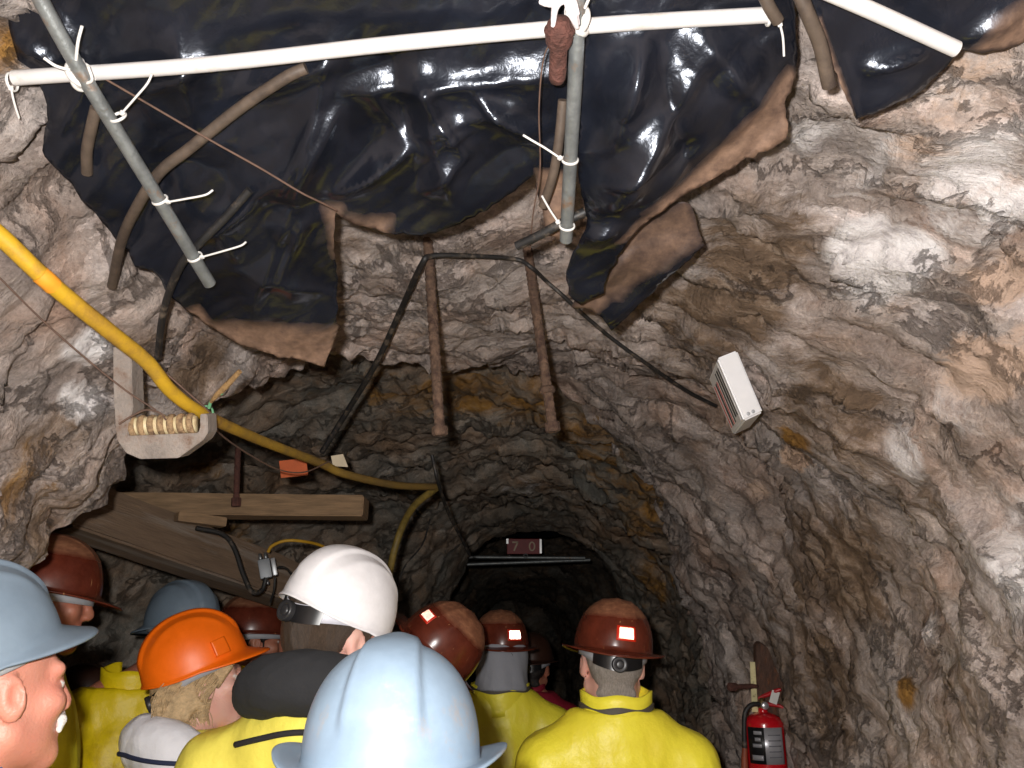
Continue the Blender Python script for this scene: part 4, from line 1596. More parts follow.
def sheet_mat():
    m, t, b = nt('black_polythene')
    tc = N(t, 'ShaderNodeTexCoord')
    n = N(t, 'ShaderNodeTexNoise', Scale=7.0, Detail=6.0, Roughness=0.65); L(t, tc.outputs['Object'], n.inputs['Vector'])
    n2 = N(t, 'ShaderNodeTexNoise', Scale=40.0, Detail=5.0, Roughness=0.7); L(t, tc.outputs['Object'], n2.inputs['Vector'])
    base = ramp(t, n.outputs['Fac'], [(0.35, srgb(13, 15, 21)), (0.7, srgb(27, 30, 39))])
    at = N(t, 'ShaderNodeAttribute', attribute_name='dust')
    sp_ = N(t, 'ShaderNodeSeparateColor'); L(t, at.outputs['Color'], sp_.inputs[0])
    f = math_(t, 'ADD', sp_.outputs[0], math_(t, 'MULTIPLY', math_(t, 'SUBTRACT', n.outputs['Fac'], 0.5), 0.9))
    mr = N(t, 'ShaderNodeMapRange'); mr.inputs[1].default_value = 0.25; mr.inputs[2].default_value = 0.95; L(t, f, mr.inputs[0])
    dust = ramp(t, n2.outputs['Fac'], [(0.3, srgb(96, 74, 60)), (0.7, srgb(150, 120, 98))])
    sc = ramp(t, n2.outputs['Fac'], [(0.66, (0, 0, 0)), (0.80, (1, 1, 1))])
    base = mixc(t, math_(t, 'MULTIPLY', sc, 0.05), base, srgb(110, 96, 84))
    c = mixc(t, mr.outputs[0], base, dust)
    L(t, c, b.inputs['Base Color'])
    rr = N(t, 'ShaderNodeMapRange'); rr.inputs[3].default_value = 0.25; rr.inputs[4].default_value = 0.75; L(t, mr.outputs[0], rr.inputs[0])
    L(t, rr.outputs[0], b.inputs['Roughness'])
    b.inputs['Specular IOR Level'].default_value = 0.55
    b.inputs['Specular Tint'].default_value = (0.82, 0.88, 1.0, 1)
    cw = N(t, 'ShaderNodeMapRange'); cw.inputs[3].default_value = 0.15; cw.inputs[4].default_value = 0.0; L(t, mr.outputs[0], cw.inputs[0])
    L(t, cw.outputs[0], b.inputs['Coat Weight']); b.inputs['Coat Roughness'].default_value = 0.12
    bp = N(t, 'ShaderNodeBump', Strength=0.06, Distance=0.003); L(t, n2.outputs['Fac'], bp.inputs['Height'])
    bp2 = N(t, 'ShaderNodeBump', Strength=0.15, Distance=0.03); L(t, n.outputs['Fac'], bp2.inputs['Height']); L(t, bp.outputs['Normal'], bp2.inputs['Normal'])
    L(t, bp2.outputs['Normal'], b.inputs['Normal'])
    return m


M_SHEET = sheet_mat()


def in_poly(x, y, poly):
    c = False
    j = len(poly) - 1
    for i in range(len(poly)):
        xi, yi = poly[i]; xj, yj = poly[j]
        if (yi > y) != (yj > y) and x < (xj - xi) * (y - yi) / (yj - yi + 1e-12) + xi: c = not c
        j = i
    return c


def seg_d(p, a, b):
    ax, ay = a; bx, by = b
    dx, dy = bx - ax, by - ay
    t = ((p[0] - ax) * dx + (p[1] - ay) * dy) / (dx * dx + dy * dy + 1e-9)
    t = max(0, min(1, t))
    return math.hypot(p[0] - ax - dx * t, p[1] - ay - dy * t), t


def sheet(name, poly, label, off=0.0, folds=(), dust=(), seed=0.0, crumple=0.012, step=6.0, drop=(), ragged=1.5, bend=None, slant=-0.7, dusty=0.85):
    """a piece of sheeting cut to an outline and laid on the sloping plane, then creased"""
    # outline in metres on the sloping plane
    O = sheet_pt(512, 200, off)
    def to2(u, v):
        p = sheet_pt(u, v, off) - O
        return (p.dot(SHU), p.dot(SHV))
    rnd = random.Random(int(seed * 10) + 3)
    bl = []
    for i in range(len(poly)):
        a, b = poly[i], poly[(i + 1) % len(poly)]
        n = max(1, int(math.hypot(b[0] - a[0], b[1] - a[1]) / step))
        for k in range(n):
            t = k / n
            j = rnd.uniform(-ragged, ragged) * (0 < k)
            bl.append((a[0] + (b[0] - a[0]) * t + j, a[1] + (b[1] - a[1]) * t + rnd.uniform(-ragged, ragged) * (0 < k)))
    B2 = [to2(*p) for p in bl]
    m = 0.0075
    xs = [p[0] for p in B2]; ys = [p[1] for p in B2]
    inner = []
    yy = min(ys)
    r = 0
    while yy < max(ys):
        xx = min(xs) + (m / 2 if r % 2 else 0)
        while xx < max(xs):
            if in_poly(xx, yy, B2): inner.append((xx, yy))
            xx += m
        yy += m * .87
        r += 1
    # thin out points right on the outline
    bb = np.array(B2)
    keep = []
    for p in inner:
        if np.min(np.hypot(bb[:, 0] - p[0], bb[:, 1] - p[1])) > m * .6: keep.append(p)
    co = [Vector(p) for p in B2 + keep]
    nb = len(B2)
    vo, ed, fa, _, _, _ = delaunay_2d_cdt(co, [(i, (i + 1) % nb) for i in range(nb)], [], 1, 1e-6)
    P = np.array([(p.x, p.y) for p in vo])
    W = np.array(O)[None] + P[:, :1] * np.array(SHU)[None] + P[:, 1:] * np.array(SHV)[None]
    q = np.concatenate([P, np.full((len(P), 1), seed)], 1)
    # crumpled foil-like facets at three scales
    wv = np.stack([fbm(q * 3 + 1.7, 2), fbm(q * 3 + 8.1, 2), q[:, 2] * 0], 1) * 0.06
    ca, sa = math.cos(slant), math.sin(slant)
    qr = np.stack([q[:, 0] * ca + q[:, 1] * sa, -q[:, 0] * sa + q[:, 1] * ca, q[:, 2]], 1) + wv * 0.7
    h = (np.abs(perlin((q + wv) * 3.4 + 3)) * 2.6 + np.abs(perlin(qr * np.array((3.2, 12.0, 1)) + 9)) * 1.7 + np.abs(perlin((q + wv) * 10 + 5)) * 0.35 + np.abs(perlin(qr * np.array((9, 30.0, 1)) + 2)) * 0.42 + np.abs(perlin((q + wv) * 24 + 15)) * 0.10) * crumple
    h += fbm(q * 2.0 + 31, 2) * 0.012
    uv = [proj(w_)[:2] for w_ in W]
    for (a, b, amp, wid) in folds:
        for i, p in enumerate(uv):
            d, t = seg_d(p, a, b)
            if d < wid * 3:
                h[i] += amp * 0.8 * math.exp(-abs(d / wid) ** 1.1) * (math.sin(math.pi * min(1, max(0, t * .9 + .05))) ** .5)
    W = W + np.array(SHN)[None] * h[:, None]
    if bend is not None:
        for i, p in enumerate(uv): W[i] = W[i] + np.array(bend(p))
    du = np.zeros((len(P), 4), np.float32); du[:, 3] = 1
    for poly_d, soft in dust:
        pb = [(poly_d[i], poly_d[(i + 1) % len(poly_d)]) for i in range(len(poly_d))]
        for i, p in enumerate(uv):
            d = min(seg_d(p, a, b)[0] for a, b in pb)
            s = 0.5 + (d if in_poly(p[0], p[1], poly_d) else -d) / (2 * soft)
            du[i, 0] = max(du[i, 0], max(0, min(1, s)) * dusty)
    me = pmesh(name, W, fa)
    a = me.color_attributes.new('dust', 'FLOAT_COLOR', 'POINT'); a.data.foreach_set('color', du.ravel())
    o = link(name, me, M_SHEET)
    md = o.modifiers.new('thickness', 'SOLIDIFY'); md.thickness = 0.0012; md.offset = 0
    return tag(o, label, 'plastic sheet', 'black plastic sheets under the ceiling')


big = [(8, -40), (585, -40), (585, 60), (574, 150), (565, 238), (548, 232), (540, 200), (534, 172), (510, 190), (475, 211), (436, 227), (415, 230), (397, 230), (370, 225), (350, 219),
       (336, 211), (335, 240), (338, 300), (338, 330), (333, 345), (325, 365), (292, 356), (239, 341), (204, 321), (188, 310), (175, 294), (166, 285), (157, 270), (137, 263), (129, 248), (116, 232), (84, 186),
       (62, 155), (49, 140), (54, 112), (46, 88), (38, 78), (20, 60), (12, 30)]
sheet('plastic_sheet', big, 'largest black plastic sheet, hanging in a point above the wound insulator', 0.0,
      folds=[((296, 240), (306, 215), .02, 5), ((283, 272), (300, 232), .02, 5), ((225, 225), (240, 250), .02, 6), ((205, 232), (260, 195), .02, 6), ((296, 185), (338, 108), .022, 6), ((280, 190), (318, 110), .016, 6), ((338, 190), (408, 147), .022, 6), ((424, 78), (436, 108), .024, 6), ((436, 108), (466, 148), .024, 6), ((466, 148), (430, 186), .022, 6), ((372, 92), (412, 148), .018, 8), ((436, 137), (474, 124), .014, 4), ((476, 88), (502, 112), .02, 5), ((502, 112), (536, 126), .018, 5), ((300, 185), (250, 320), .020, 16), ((225, 220), (300, 150), .035, 16), ((330, 40), (300, 210), .03, 22), ((340, 190), (410, 145), .032, 10), ((420, 75), (450, 190), .035, 16), ((415, 130), (520, 100), .022, 9), ((480, 90), (540, 140), .026, 8), ((350, 90), (560, 70), .030, 12), ((100, 60), (60, 130), .03, 14), ((130, 90), (210, 60), .028, 14),
             ((20, 40), (60, 60), .03, 9), ((60, 10), (90, 60), .03, 12), ((180, 40), (200, 130), .02, 14), ((390, 50), (420, 190), -.02, 24), ((230, 260), (330, 290), .02, 12), ((240, 90), (330, 60), .03, 12)],
      dust=[([(196, 318), (262, 318), (340, 322), (340, 370), (320, 372), (236, 345)], 9), ([(324, 206), (342, 206), (342, 262), (332, 255)], 11), ([(345, 216), (392, 214), (388, 238), (345, 228)], 12), ([(535, 165), (570, 165), (566, 242), (545, 235)], 8), ([(180, 312), (200, 300), (230, 338), (196, 325)], 6)],
      seed=0.0, crumple=.0095)
sh2 = [(583, -40), (790, -40), (795, 20), (797, 60), (790, 90), (783, 100), (787, 120), (785, 136), (765, 148), (740, 161), (715, 174), (700, 183), (675, 195), (655, 207), (635, 225), (620, 243), (608, 265), (603, 285), (580, 298), (568, 290), (566, 268), (576, 240), (586, 212), (578, 170), (576, 100), (583, 40)]
sheet('plastic_sheet', sh2, 'black plastic sheet right of the galvanised pipe, its lower edge dusted tan', 0.03,
      folds=[((598, 190), (695, 65), .085, 34), ((612, 120), (645, 35), .04, 16), ((640, 200), (720, 110), .03, 18), ((595, 165), (650, 140), .032, 7), ((600, 195), (640, 160), .03, 10), ((660, 60), (690, 170), -.03, 20), ((700, 30), (760, 100), .03, 24), ((620, 100), (640, 30), .035, 22), ((585, 225), (615, 215), .03, 8), ((730, 130), (785, 60), .02, 12)],
      dust=[([(800, 70), (786, 62), (735, 120), (690, 168), (640, 200), (700, 190), (800, 140)], 9), ([(640, 205), (690, 170), (705, 182), (640, 228), (612, 235)], 8)], seed=3.0, crumple=.012)
sh3 = [(655, 196), (690, 203), (697, 225), (704, 243), (690, 256), (668, 270), (648, 292), (630, 308), (611, 326), (601, 312), (590, 306), (571, 304), (585, 280), (600, 262), (620, 236), (640, 215)]
sheet('plastic_sheet', sh3, 'small dusty flap of black plastic hanging lowest, tip over the rusty rods', -0.035,
      folds=[((606, 318), (690, 245), .022, 10), ((590, 290), (640, 240), .015, 10)], dust=[([(580, 300), (625, 225), (690, 195), (704, 240), (650, 275), (620, 295)], 10), ([(566, 306), (600, 270), (612, 296), (596, 312)], 6)], seed=5.0, crumple=.007, dusty=0.62)
sh4 = [(790, -40), (1060, -40), (1060, 20), (1030, 42), (1000, 50), (975, 50), (958, 47), (948, 62), (935, 75), (915, 90), (890, 100), (872, 110), (855, 117), (848, 100), (836, 75), (822, 45), (806, 18)]
sheet('plastic_sheet', sh4, 'black plastic sheet behind the short white pipe by the pale quartz wall', 0.10,
      folds=[((868, 68), (925, 50), .030, 5), ((860, 110), (930, 70), .02, 18), ((960, 40), (1020, 5), .03, 14), ((810, 10), (850, 110), .02, 7)],
      dust=[([(965, 55), (990, 15), (1060, -20), (1060, 40), (1010, 52)], 9), ([(806, 15), (820, 15), (852, 112), (846, 112)], 4)], seed=7.0, crumple=.006)

# ================================================================== PIPES, RODS, TIES
M_PVC = mat('white_pvc', srgb(206, 203, 201), 0.35, var=0.06, dirt=srgb(178, 168, 156), dirt_amt=0.25, dscale=12)
M_GALV = mat('galvanised_steel', srgb(134, 138, 138), 0.42, metal=0.55, var=0.25, scale=40, dirt=srgb(150, 112, 78), dirt_amt=0.15, dscale=25, bump=.2, bscale=120)
M_RUST = mat('rusty_iron', srgb(98, 76, 61), 0.85, var=0.45, scale=60, dirt=srgb(66, 46, 38), dirt_amt=0.5, dscale=50, bump=0.9, bscale=140)
M_RUSTD = mat('dark_rust', srgb(88, 54, 46), 0.8, var=0.4, scale=60, bump=0.9, bscale=120)
M_TIE = mat('white_nylon', srgb(222, 220, 216), 0.4, var=0.05)
M_BLACKC = mat('black_rubber', srgb(34, 33, 33), 0.55, var=0.35, dirt=srgb(110, 98, 86), dirt_amt=0.3, dscale=30)
M_BROWNH = mat('brown_hose', srgb(84, 72, 62), 0.6, var=0.3, scale=30, dirt=srgb(60, 50, 44), dirt_amt=0.4, dscale=20)
M_YELC = mat('yellow_cable', srgb(200, 158, 34), 0.5, var=0.18, scale=14, dirt=srgb(132, 98, 46), dirt_amt=0.55, dscale=7)
def grime_along(m, y0, y1, col):
    """the far length of the cable has lain in mud: dirt on it, by its place along the tunnel"""
    t = m.node_tree
    b = t.nodes['Principled BSDF']
    src = b.inputs['Base Color'].links[0].from_socket
    tc = N(t, 'ShaderNodeTexCoord'); sx = N(t, 'ShaderNodeSeparateXYZ'); L(t, tc.outputs['Object'], sx.inputs[0])
    n = N(t, 'ShaderNodeTexNoise', Scale=16.0, Detail=6.0); L(t, tc.outputs['Object'], n.inputs['Vector'])
    a = math_(t, 'ADD', sx.outputs[1], math_(t, 'MULTIPLY', math_(t, 'SUBTRACT', n.outputs['Fac'], 0.5), 1.2))
    mr = N(t, 'ShaderNodeMapRange'); mr.inputs[1].default_value = y0; mr.inputs[2].default_value = y1; L(t, a, mr.inputs[0])
    L(t, mixc(t, math_(t, 'MULTIPLY', mr.outputs[0], 0.85), src, col), b.inputs['Base Color'])


grime_along(M_YELC, 1.35, 2.4, srgb(112, 92, 56))
M_WIRE = mat('rusty_wire', srgb(92, 70, 58), 0.8, var=0.3, scale=60)
M_WOOD = mat('weathered_timber', srgb(112, 92, 74), 0.85, var=0.22, scale=9, aniso=(1.0, 9, 9), bump=0.5, bscale=25, dirt=srgb(140, 130, 120), dirt_amt=0.35, dscale=1.6)
M_WOODD = mat('dark_damp_timber', srgb(80, 56, 44), 0.7, var=0.4, scale=10, aniso=(9, 9, 1.5), bump=0.6, bscale=25, dirt=srgb(130, 76, 40), dirt_amt=0.25, dscale=7)


def sp_(u, v, off): return sheet_pt(u, v, off)


def pipe(name, pts, r, matl, label, cat, hollow=True, group=None, sides=20):
    """round pipe with an open bore at both ends"""
    P = [Vector(p) for p in pts]
    root = empty(name, P[0], 0, label, cat, group)
    path = catmull(P, 8)
    vs, fs = tube_data(path, r, sides, not hollow)
    if hollow:
        n = len(path)
        v2, f2 = tube_data(path, r * .78, sides, False, len(vs))
        o = len(vs)
        vs += v2; fs += [tuple(reversed(f)) for f in f2]
        for k in range(sides):
            k2 = (k + 1) % sides
            fs.append((k, o + k, o + k2, k2))
            e = (n - 1) * sides
            fs.append((e + k, e + k2, o + e + k2, o + e + k))
        # a plug of dark a little way in, so the bore is not see-through
        c = len(vs)
        for f_ in (0.04, 0.96):
            q = path[int(f_ * (n - 1))]
    o_ = wlink('barrel', pmesh(name, vs, fs), matl, root)
    edge_split(o_, 50)
    return root


# long white pipe across the sheeting
pv = pipe('white_pipe', [sp_(14, 78, .045), sp_(200, 65, .05), sp_(400, 43, .05), sp_(600, 25, .05), sp_(768, 15, .045)], .0108, M_PVC, 'long white plastic pipe crossing under the black sheets', 'pipe')
pipe('white_pipe', [sp_(800, -20, .15), sp_(870, 10, .15), sp_(956, 49, .15)], .0105, M_PVC, 'short white plastic pipe ending in mid air under the black sheet near the quartz', 'pipe')
pipe('steel_pipe', [sp_(22, -35, .075), sp_(75, 62, .078), sp_(150, 185, .078), sp_(210, 284, .07)], .0105, M_GALV, 'slanting galvanised conduit tied under the white pipe, three zip ties along it', 'pipe')
pipe('steel_pipe', [sp_(579, -30, .075), sp_(576, 60, .08), sp_(571, 150, .08), sp_(566, 240, .07)], .0105, M_GALV, 'upright galvanised pipe with rust bands beside the rusty bolt', 'pipe')


def ring_mesh(name, c, axis, R_, r, n=28, m=8, squash=1.0):
    x, y, a = frame_from(axis)
    vs, fs = [], []
    for i in range(n):
        t = 2 * math.pi * i / n
        d = x * math.cos(t) + y * math.sin(t)
        for j in range(m):
            s = 2 * math.pi * j / m
            vs.append(c + d * (R_ + r * math.cos(s)) + a * (r * 1.5 * math.sin(s)))
    for i in range(n):
        for j in range(m):
            i2, j2 = (i + 1) % n, (j + 1) % m
            fs.append((i * m + j, i * m + j2, i2 * m + j2, i2 * m + j))
    return pmesh(name, vs, fs)


def zip_tie(u, v, off, axis_px, R_, tail, label, r=.0016):
    """loop round a pipe, a small head, and the free tail"""
    c = sp_(u, v, off)
    ax = sp_(axis_px[0], axis_px[1], off) - c
    root = empty('zip_tie', c, 0, label, 'zip tie', None)
    wlink('loop', ring_mesh('loop', c, ax, R_, r), M_TIE, root)
    tv = [sp_(a, b, o) for a, b, o in tail]
    dirn = (tv[0] - c).normalized()
    hd = bmesh.new()
    x, y, a = frame_from((tv[0] - tv[1]).normalized() if len(tv) > 1 else dirn)
    M = Matrix.Translation(tv[0]) @ Matrix((x, y, a)).transposed().to_4x4()
    add_box(hd, (.0065, .005, .006), M, .001)
    wlink('head', bmesh_to('head', hd), M_TIE, root, False)
    tube('tail', tv, r * 1.05, M_TIE, root, 8, 6)
    return root


zip_tie(118, 117, .078, (124, 127), .0118, [(122, 113, .093), (136, 97, .095), (147, 84, .095), (152, 74, .092)], 'white zip tie on the slanting conduit with its tail up to the white pipe')
zip_tie(160, 200, .078, (166, 210), .0118, [(168, 202, .092), (185, 199, .095), (205, 195, .095), (213, 190, .09)], 'white zip tie halfway down the slanting conduit')
zip_tie(195, 257, .075, (201, 267), .0118, [(202, 257, .09), (220, 252, .093), (240, 246, .092), (246, 242, .09)], 'white zip tie near the lower end of the slanting conduit')
zip_tie(570, 160, .08, (569, 172), .0118, [(560, 158, .093), (545, 148, .095), (533, 141, .095), (523, 135, .092)], 'upper white zip tie on the upright galvanised pipe, holding the hose')
zip_tie(567, 226, .075, (566, 238), .0118, [(558, 222, .089), (550, 210, .09), (542, 196, .09)], 'lower white zip tie on the upright galvanised pipe, by the cut hose end')
zip_tie(12, 82, .045, (30, 80), .0125, [(11, 88, .06), (14, 102, .062), (19, 118, .06)], 'white zip tie dangling from the end of the long white pipe')
zip_tie(768, 16, .045, (755, 17), .0125, [(780, 24, .06), (783, 38, .06), (784, 56, .058)], 'white zip tie hanging straight down beside the short brown hose stub')


def knot(name, u, v, off, label, loops, tails):
    c = sp_(u, v, off)
    root = empty(name, c, 0, label, 'cord')
    for i, (ax, R_, r, du, dv) in enumerate(loops):
        wlink('wrap', ring_mesh('wrap', sp_(u + du, v + dv, off), Vector(ax), R_, r), M_TIE, root)
    for t_ in tails:
        tube('cord_end', [sp_(a, b, o) for a, b, o in t_], .0022, M_TIE, root, 8, 6)
    return root


knot('cord_lashing', 78, 73, .066, 'white cord lashing the slanting conduit to the long white pipe', [((1, .9, .2), .019, .0030, 0, 0), ((1, -.8, .3), .019, .0030, 2, 1), ((1, .2, .5), .018, .0028, -2, 2), ((1, -.2, -.4), .018, .0028, 4, 4)],
     [[(70, 70, .085), (56, 66, .09), (44, 58, .088)], [(76, 60, .09), (78, 42, .09), (82, 26, .085)], [(84, 84, .085), (92, 80, .09), (88, 66, .09)]])
knot('cord_lashing', 577, 20, .068, 'white cord lashing the upright galvanised pipe to the long white pipe', [((1, .9, .2), .019, .0036, 0, 0), ((1, -.8, .3), .019, .0036, 0, 2), ((1, .3, .6), .018, .003, -2, -4), ((1, -.3, -.5), .019, .003, 2, 6)],
     [[(570, 12, .085), (562, 0, .09), (548, -6, .088)], [(585, 8, .085), (590, -6, .09), (588, -20, .088)]])

# rusty bolt hanging head up beside the upright pipe
def rusty_bolt(name, top, bot, r, label, head=None, nut=None, group=None, matl=None):
    """threaded bar with an optional square head or nut"""
    matl = matl or M_RUST
    top, bot = Vector(top), Vector(bot)
    root = empty(name, bot, 0, label, 'bolt', group)
    ax = (bot - top).normalized()
    n = max(20, int((bot - top).length / .006))
    path = [top.lerp(bot, i / n) for i in range(n + 1)]
    rr = [r * (1 + .06 * ((i % 2) * 2 - 1) + .05 * math.sin(i * 1.7)) for i in range(n + 1)]
    vs, fs = tube_data(path, rr, 12)
    wlink('shank', pmesh('shank', vs, fs), matl, root)
    for nm, spec in (('head', head), ('nut', nut)):
        if not spec: continue
        f, w_, h_ = spec
        bm = bmesh.new()
        x, y, a = frame_from(ax)
        M = Matrix.Translation(top.lerp(bot, f)) @ Matrix((x, y, a)).transposed().to_4x4() @ Matrix.Rotation(.5, 4, 'Z')
        if nm == 'head':
            add_box(bm, (w_, w_, h_), M, w_ * .12)
        else:
            bmesh.ops.create_cone(bm, cap_ends=True, segments=6, radius1=w_ / 2, radius2=w_ / 2, depth=h_, matrix=M)
            bmesh.ops.bevel(bm, geom=list(bm.edges), offset=w_ * .06, segments=2, affect='EDGES')
        o = wlink(nm, bmesh_to(nm, bm), matl, root)
        edge_split(o, 30)
    return root


tp, bt = sp_(560, 20, .10), sp_(557, 82, .10)
root = empty('rusty_bolt', bt, 0, 'thick rusty bolt head hanging by a white rag over the white pipe', 'bolt')
ax = (bt - tp).normalized()
x, y, a = frame_from(ax)
MB_ = Matrix.Translation(tp) @ Matrix((x, y, a)).transposed().to_4x4()
Lb = (bt - tp).length
prof = [(.0, -.004), (.011, -.003), (.0165, .004), (.0185, .012), (.0190, .020), (.0178, .030), (.0150, .036), (.0122, .040), (.0118, .055), (.0122, .068), (.0115, Lb - .006), (.0095, Lb), (.0, Lb)]
prof = [(max(.0004, r_), z_) for r_, z_ in prof]
me = lathe_mesh('shank', prof, MB_, 28)
wlink('shank', me, M_RUSTD, root)
wlink('nut', ring_mesh('nut', tp + ax * .014, ax, .0185, .0025, 24, 8), M_RUSTD, root)
rg = empty('rag', sp_(560, 8, .10), 0, 'white rag strip tied round the top of the thick rusty bolt', 'rag')
M_RAG = mat('white_rag', srgb(226, 218, 220), .8, var=.1, bump=.4, bscale=60)
for i, pts in enumerate(([(553, 26, .112), (556, 6, .116), (566, 0, .112), (574, 10, .11), (578, 24, .106)], [(556, 4, .112), (562, -6, .114), (572, 0, .112), (578, 14, .108)], [(540, 2, .10), (550, 3, .108), (560, 6, .112)], [(566, 3, .117), (573, 16, .116), (577, 28, .11)])):
    tube('strip' if i else 'loop', [sp_(*p) for p in pts], [.003, .0052, .0056, .0048, .003], M_RAG, rg, 10, 6)

# rock bolts sticking down from the roof ahead
r1t, _ = cast_any(427, 243); r2t, _ = cast_any(526, 250)
rusty_bolt('roof_bolt', r1t + Vector((0, 0, .03)), PY(440, 434, r1t.y + .03), .0115, 'long rusty roof bolt nearer the insulator, small nut at its foot', nut=(.985, .036, .020), group=None)
rb = rusty_bolt('roof_bolt', r2t + Vector((0, 0, .03)), PY(553, 430, r2t.y + .02), .0115, 'long rusty roof bolt with a collar above its foot, nearer the white sign box', nut=(.985, .036, .022))
bt2 = PY(553, 430, r2t.y + .02)
wlink('collar', ring_mesh('collar', (r2t + Vector((0, 0, .03))).lerp(bt2, .80), bt2 - r2t, .0125, .006, 20, 8), M_RUST, rb)
p, n_ = cast_any(237, 452)
rusty_bolt('roof_bolt', PY(238, 448, 2.95), PY(236, 505, 2.95), .010, 'short rusty bolt hanging in front of the horizontal plank', nut=(.95, .034, .03), matl=M_RUSTD)

# hoses and cables near the sheets
def hose(name, pts, r, matl, label, cat='hose', group=None, sides=14):
    o = tube(name, pts, r, matl, None, sides, 10)
    return tag(o, label, cat, group)


hose('hose', [sp_(306, 68, .03), sp_(285, 78, .036), sp_(240, 108, .04), sp_(190, 148, .05), sp_(160, 172, .055), sp_(138, 205, .05), sp_(122, 240, .02), sp_(112, 286, -.03)], .0088, M_BROWNH, 'long grey brown hose curving behind the slanting conduit')
hose('hose', [sp_(96, 108, .05), sp_(92, 125, .052), sp_(87, 150, .052), sp_(87, 173, .05)], .0085, M_BROWNH, 'short cut stub of brown hose hanging left of the slanting conduit')
hose('hose', [sp_(250, 190, .03), sp_(225, 218, .045), sp_(200, 243, .055), sp_(183, 262, .05), sp_(170, 290, .03), sp_(162, 320, .01), sp_(158, 357, -.01)], .0068, M_BLACKC, 'black striped hose end passing behind the lower tip of the conduit')
hose('hose', [sp_(563, 100, .04), sp_(559, 140, .055), sp_(553, 175, .06), sp_(543, 206, .055)], .0075, M_BROWNH, 'dark hose strapped behind the upright galvanised pipe by the upper zip tie')
hose('hose', [sp_(585, 212, .05), sp_(560, 224, .06), sp_(540, 235, .06), sp_(517, 246, .055)], .0078, M_BLACKC, 'cut end of a dark hose poking out below the upright pipe')
hose('hose', [sp_(792, -25, .13), sp_(806, 10, .14), sp_(820, 45, .14), sp_(829, 86, .14)], .0095, M_BROWNH, 'brown hose end hanging between the two sheets beside the short white pipe')
hose('hose', [sp_(764, -4, .06), sp_(770, 8, .062), sp_(778, 21, .06)], .0085, M_BROWNH, 'short brown hose stub tied at the right end of the long white pipe')
tag(tube('wire', [sp_(95, 73, .05), sp_(150, 105, .07), sp_(210, 140, .08), sp_(260, 168, .085), sp_(300, 192, .08), sp_(318, 201, .07), sp_(336, 210, .05)], .0016, M_WIRE, None, 6), 'thin rusty wire slanting across the largest black sheet', 'wire')
tag(tube('wire', [sp_(551, 40, .09), sp_(543, 62, .09), sp_(539, 110, .09), sp_(540, 170, .08), sp_(533, 215, .06), sp_(530, 250, .02)], .0011, M_WIRE, None, 6), 'thin hanging wire beside the thick rusty bolt', 'wire')

# black cable looped over the roof bolts
def on_rock(u, v, lift=.02):
    p, n = cast_any(u, v)
    return p + n * lift


y1, y2 = r1t.y, r2t.y
AXV = Vector((0, CP, SP))
cpx = [(546, 281), (560, 293), (575, 307), (592, 322), (610, 337), (630, 352), (650, 366), (670, 380), (692, 394), (716, 406)]
ct = [(cast_any(a, b)[0] - CAM).dot(AXV) - .03 for a, b in cpx]
ct = [min(ct[max(0, i - 1):i + 2]) for i in range(len(ct))]
ct = [sum(ct[max(0, i - 1):i + 2]) / len(ct[max(0, i - 1):i + 2]) - .02 for i in range(len(ct))]
CBL = [PT(a, b, q) for (a, b), q in zip(cpx, ct)]
hose('cable', [PY(322, 452, 2.55), PY(345, 415, 2.45), PY(375, 365, 2.25), PY(400, 312, 2.05), PY(421, 266, y1 - .03), PY(432, 256, y1 - .04), PY(470, 256, y1), PY(515, 259, y2 - .03), PY(532, 268, y2 - .03),
                *CBL], [.0085, .008, .0075, .006, .0052, .005, .005, .005, .005, .0052, .0055, .0055], M_BLACKC, 'black cable draped over both roof bolts and along to the white sign box', 'cable', sides=10)

# yellow hose along the left side
YP = [PT(-40, 205, 1.22), PT(0, 236, 1.26), PT(50, 283, 1.32), PT(110, 332, 1.42), PT(147, 362, 1.50), PT(172, 392, 1.56), PT(205, 415, 1.66), PT(260, 440, 1.95), PT(320, 463, 2.3), PT(345, 474, 2.42), PT(395, 485, 2.7), PT(436, 487, 2.95)]
o = tube('yellow_cable', YP, [.0132, .0132, .0130, .0128, .0122, .0112, .0112, .0112, .0112, .0112], M_YELC, None, 16, 10)
tube('tape_joint', [PT(40, 274.5, 1.305), PT(46, 279.5, 1.312), PT(53, 286, 1.325)], .0140, mat('orange_tape', srgb(226, 150, 40), .6, var=.2), o, 14, 4)
tag(o, 'thick yellow cable sweeping across the cave wall past the wound insulator', 'cable')
tag(tube('cable', [PT(436, 488, 2.95), PT(415, 505, 3.0), PT(403, 525, 3.05), PT(395, 548, 3.05), PT(389, 575, 3.0)], .012, mat('dirty_yellow_cable', srgb(116, 98, 44), .6, var=.4, scale=30), None, 12), 'dirty yellow cable bending down beyond the end of the plank', 'cable')
tag(tube('cable', [PT(432, 455, 2.9), PT(438, 482, 2.9), PT(448, 512, 3.1), PT(462, 540, 3.3), PT(470, 556, 3.4)], .006, M_BLACKC, None, 8), 'thin dark cable trailing down to the edge of the dark heading', 'cable')
tag(tube('wire', [PT(430, 520, 3.2), PT(422, 545, 3.25), PT(405, 566, 3.3), PT(396, 590, 3.3)], .0035, M_BLACKC, None, 6), 'fine dark wire on the rock above the white hard hat', 'wire')
tag(tube('wire', [PT(-10, 268, 1.45), PT(40, 318, 1.5), PT(90, 362, 1.53), PT(128, 392, 1.55), PT(156, 410, 1.56)], .0016, M_WIRE, None, 6), 'thin wire running down the pale rock to the insulator bracket', 'wire')
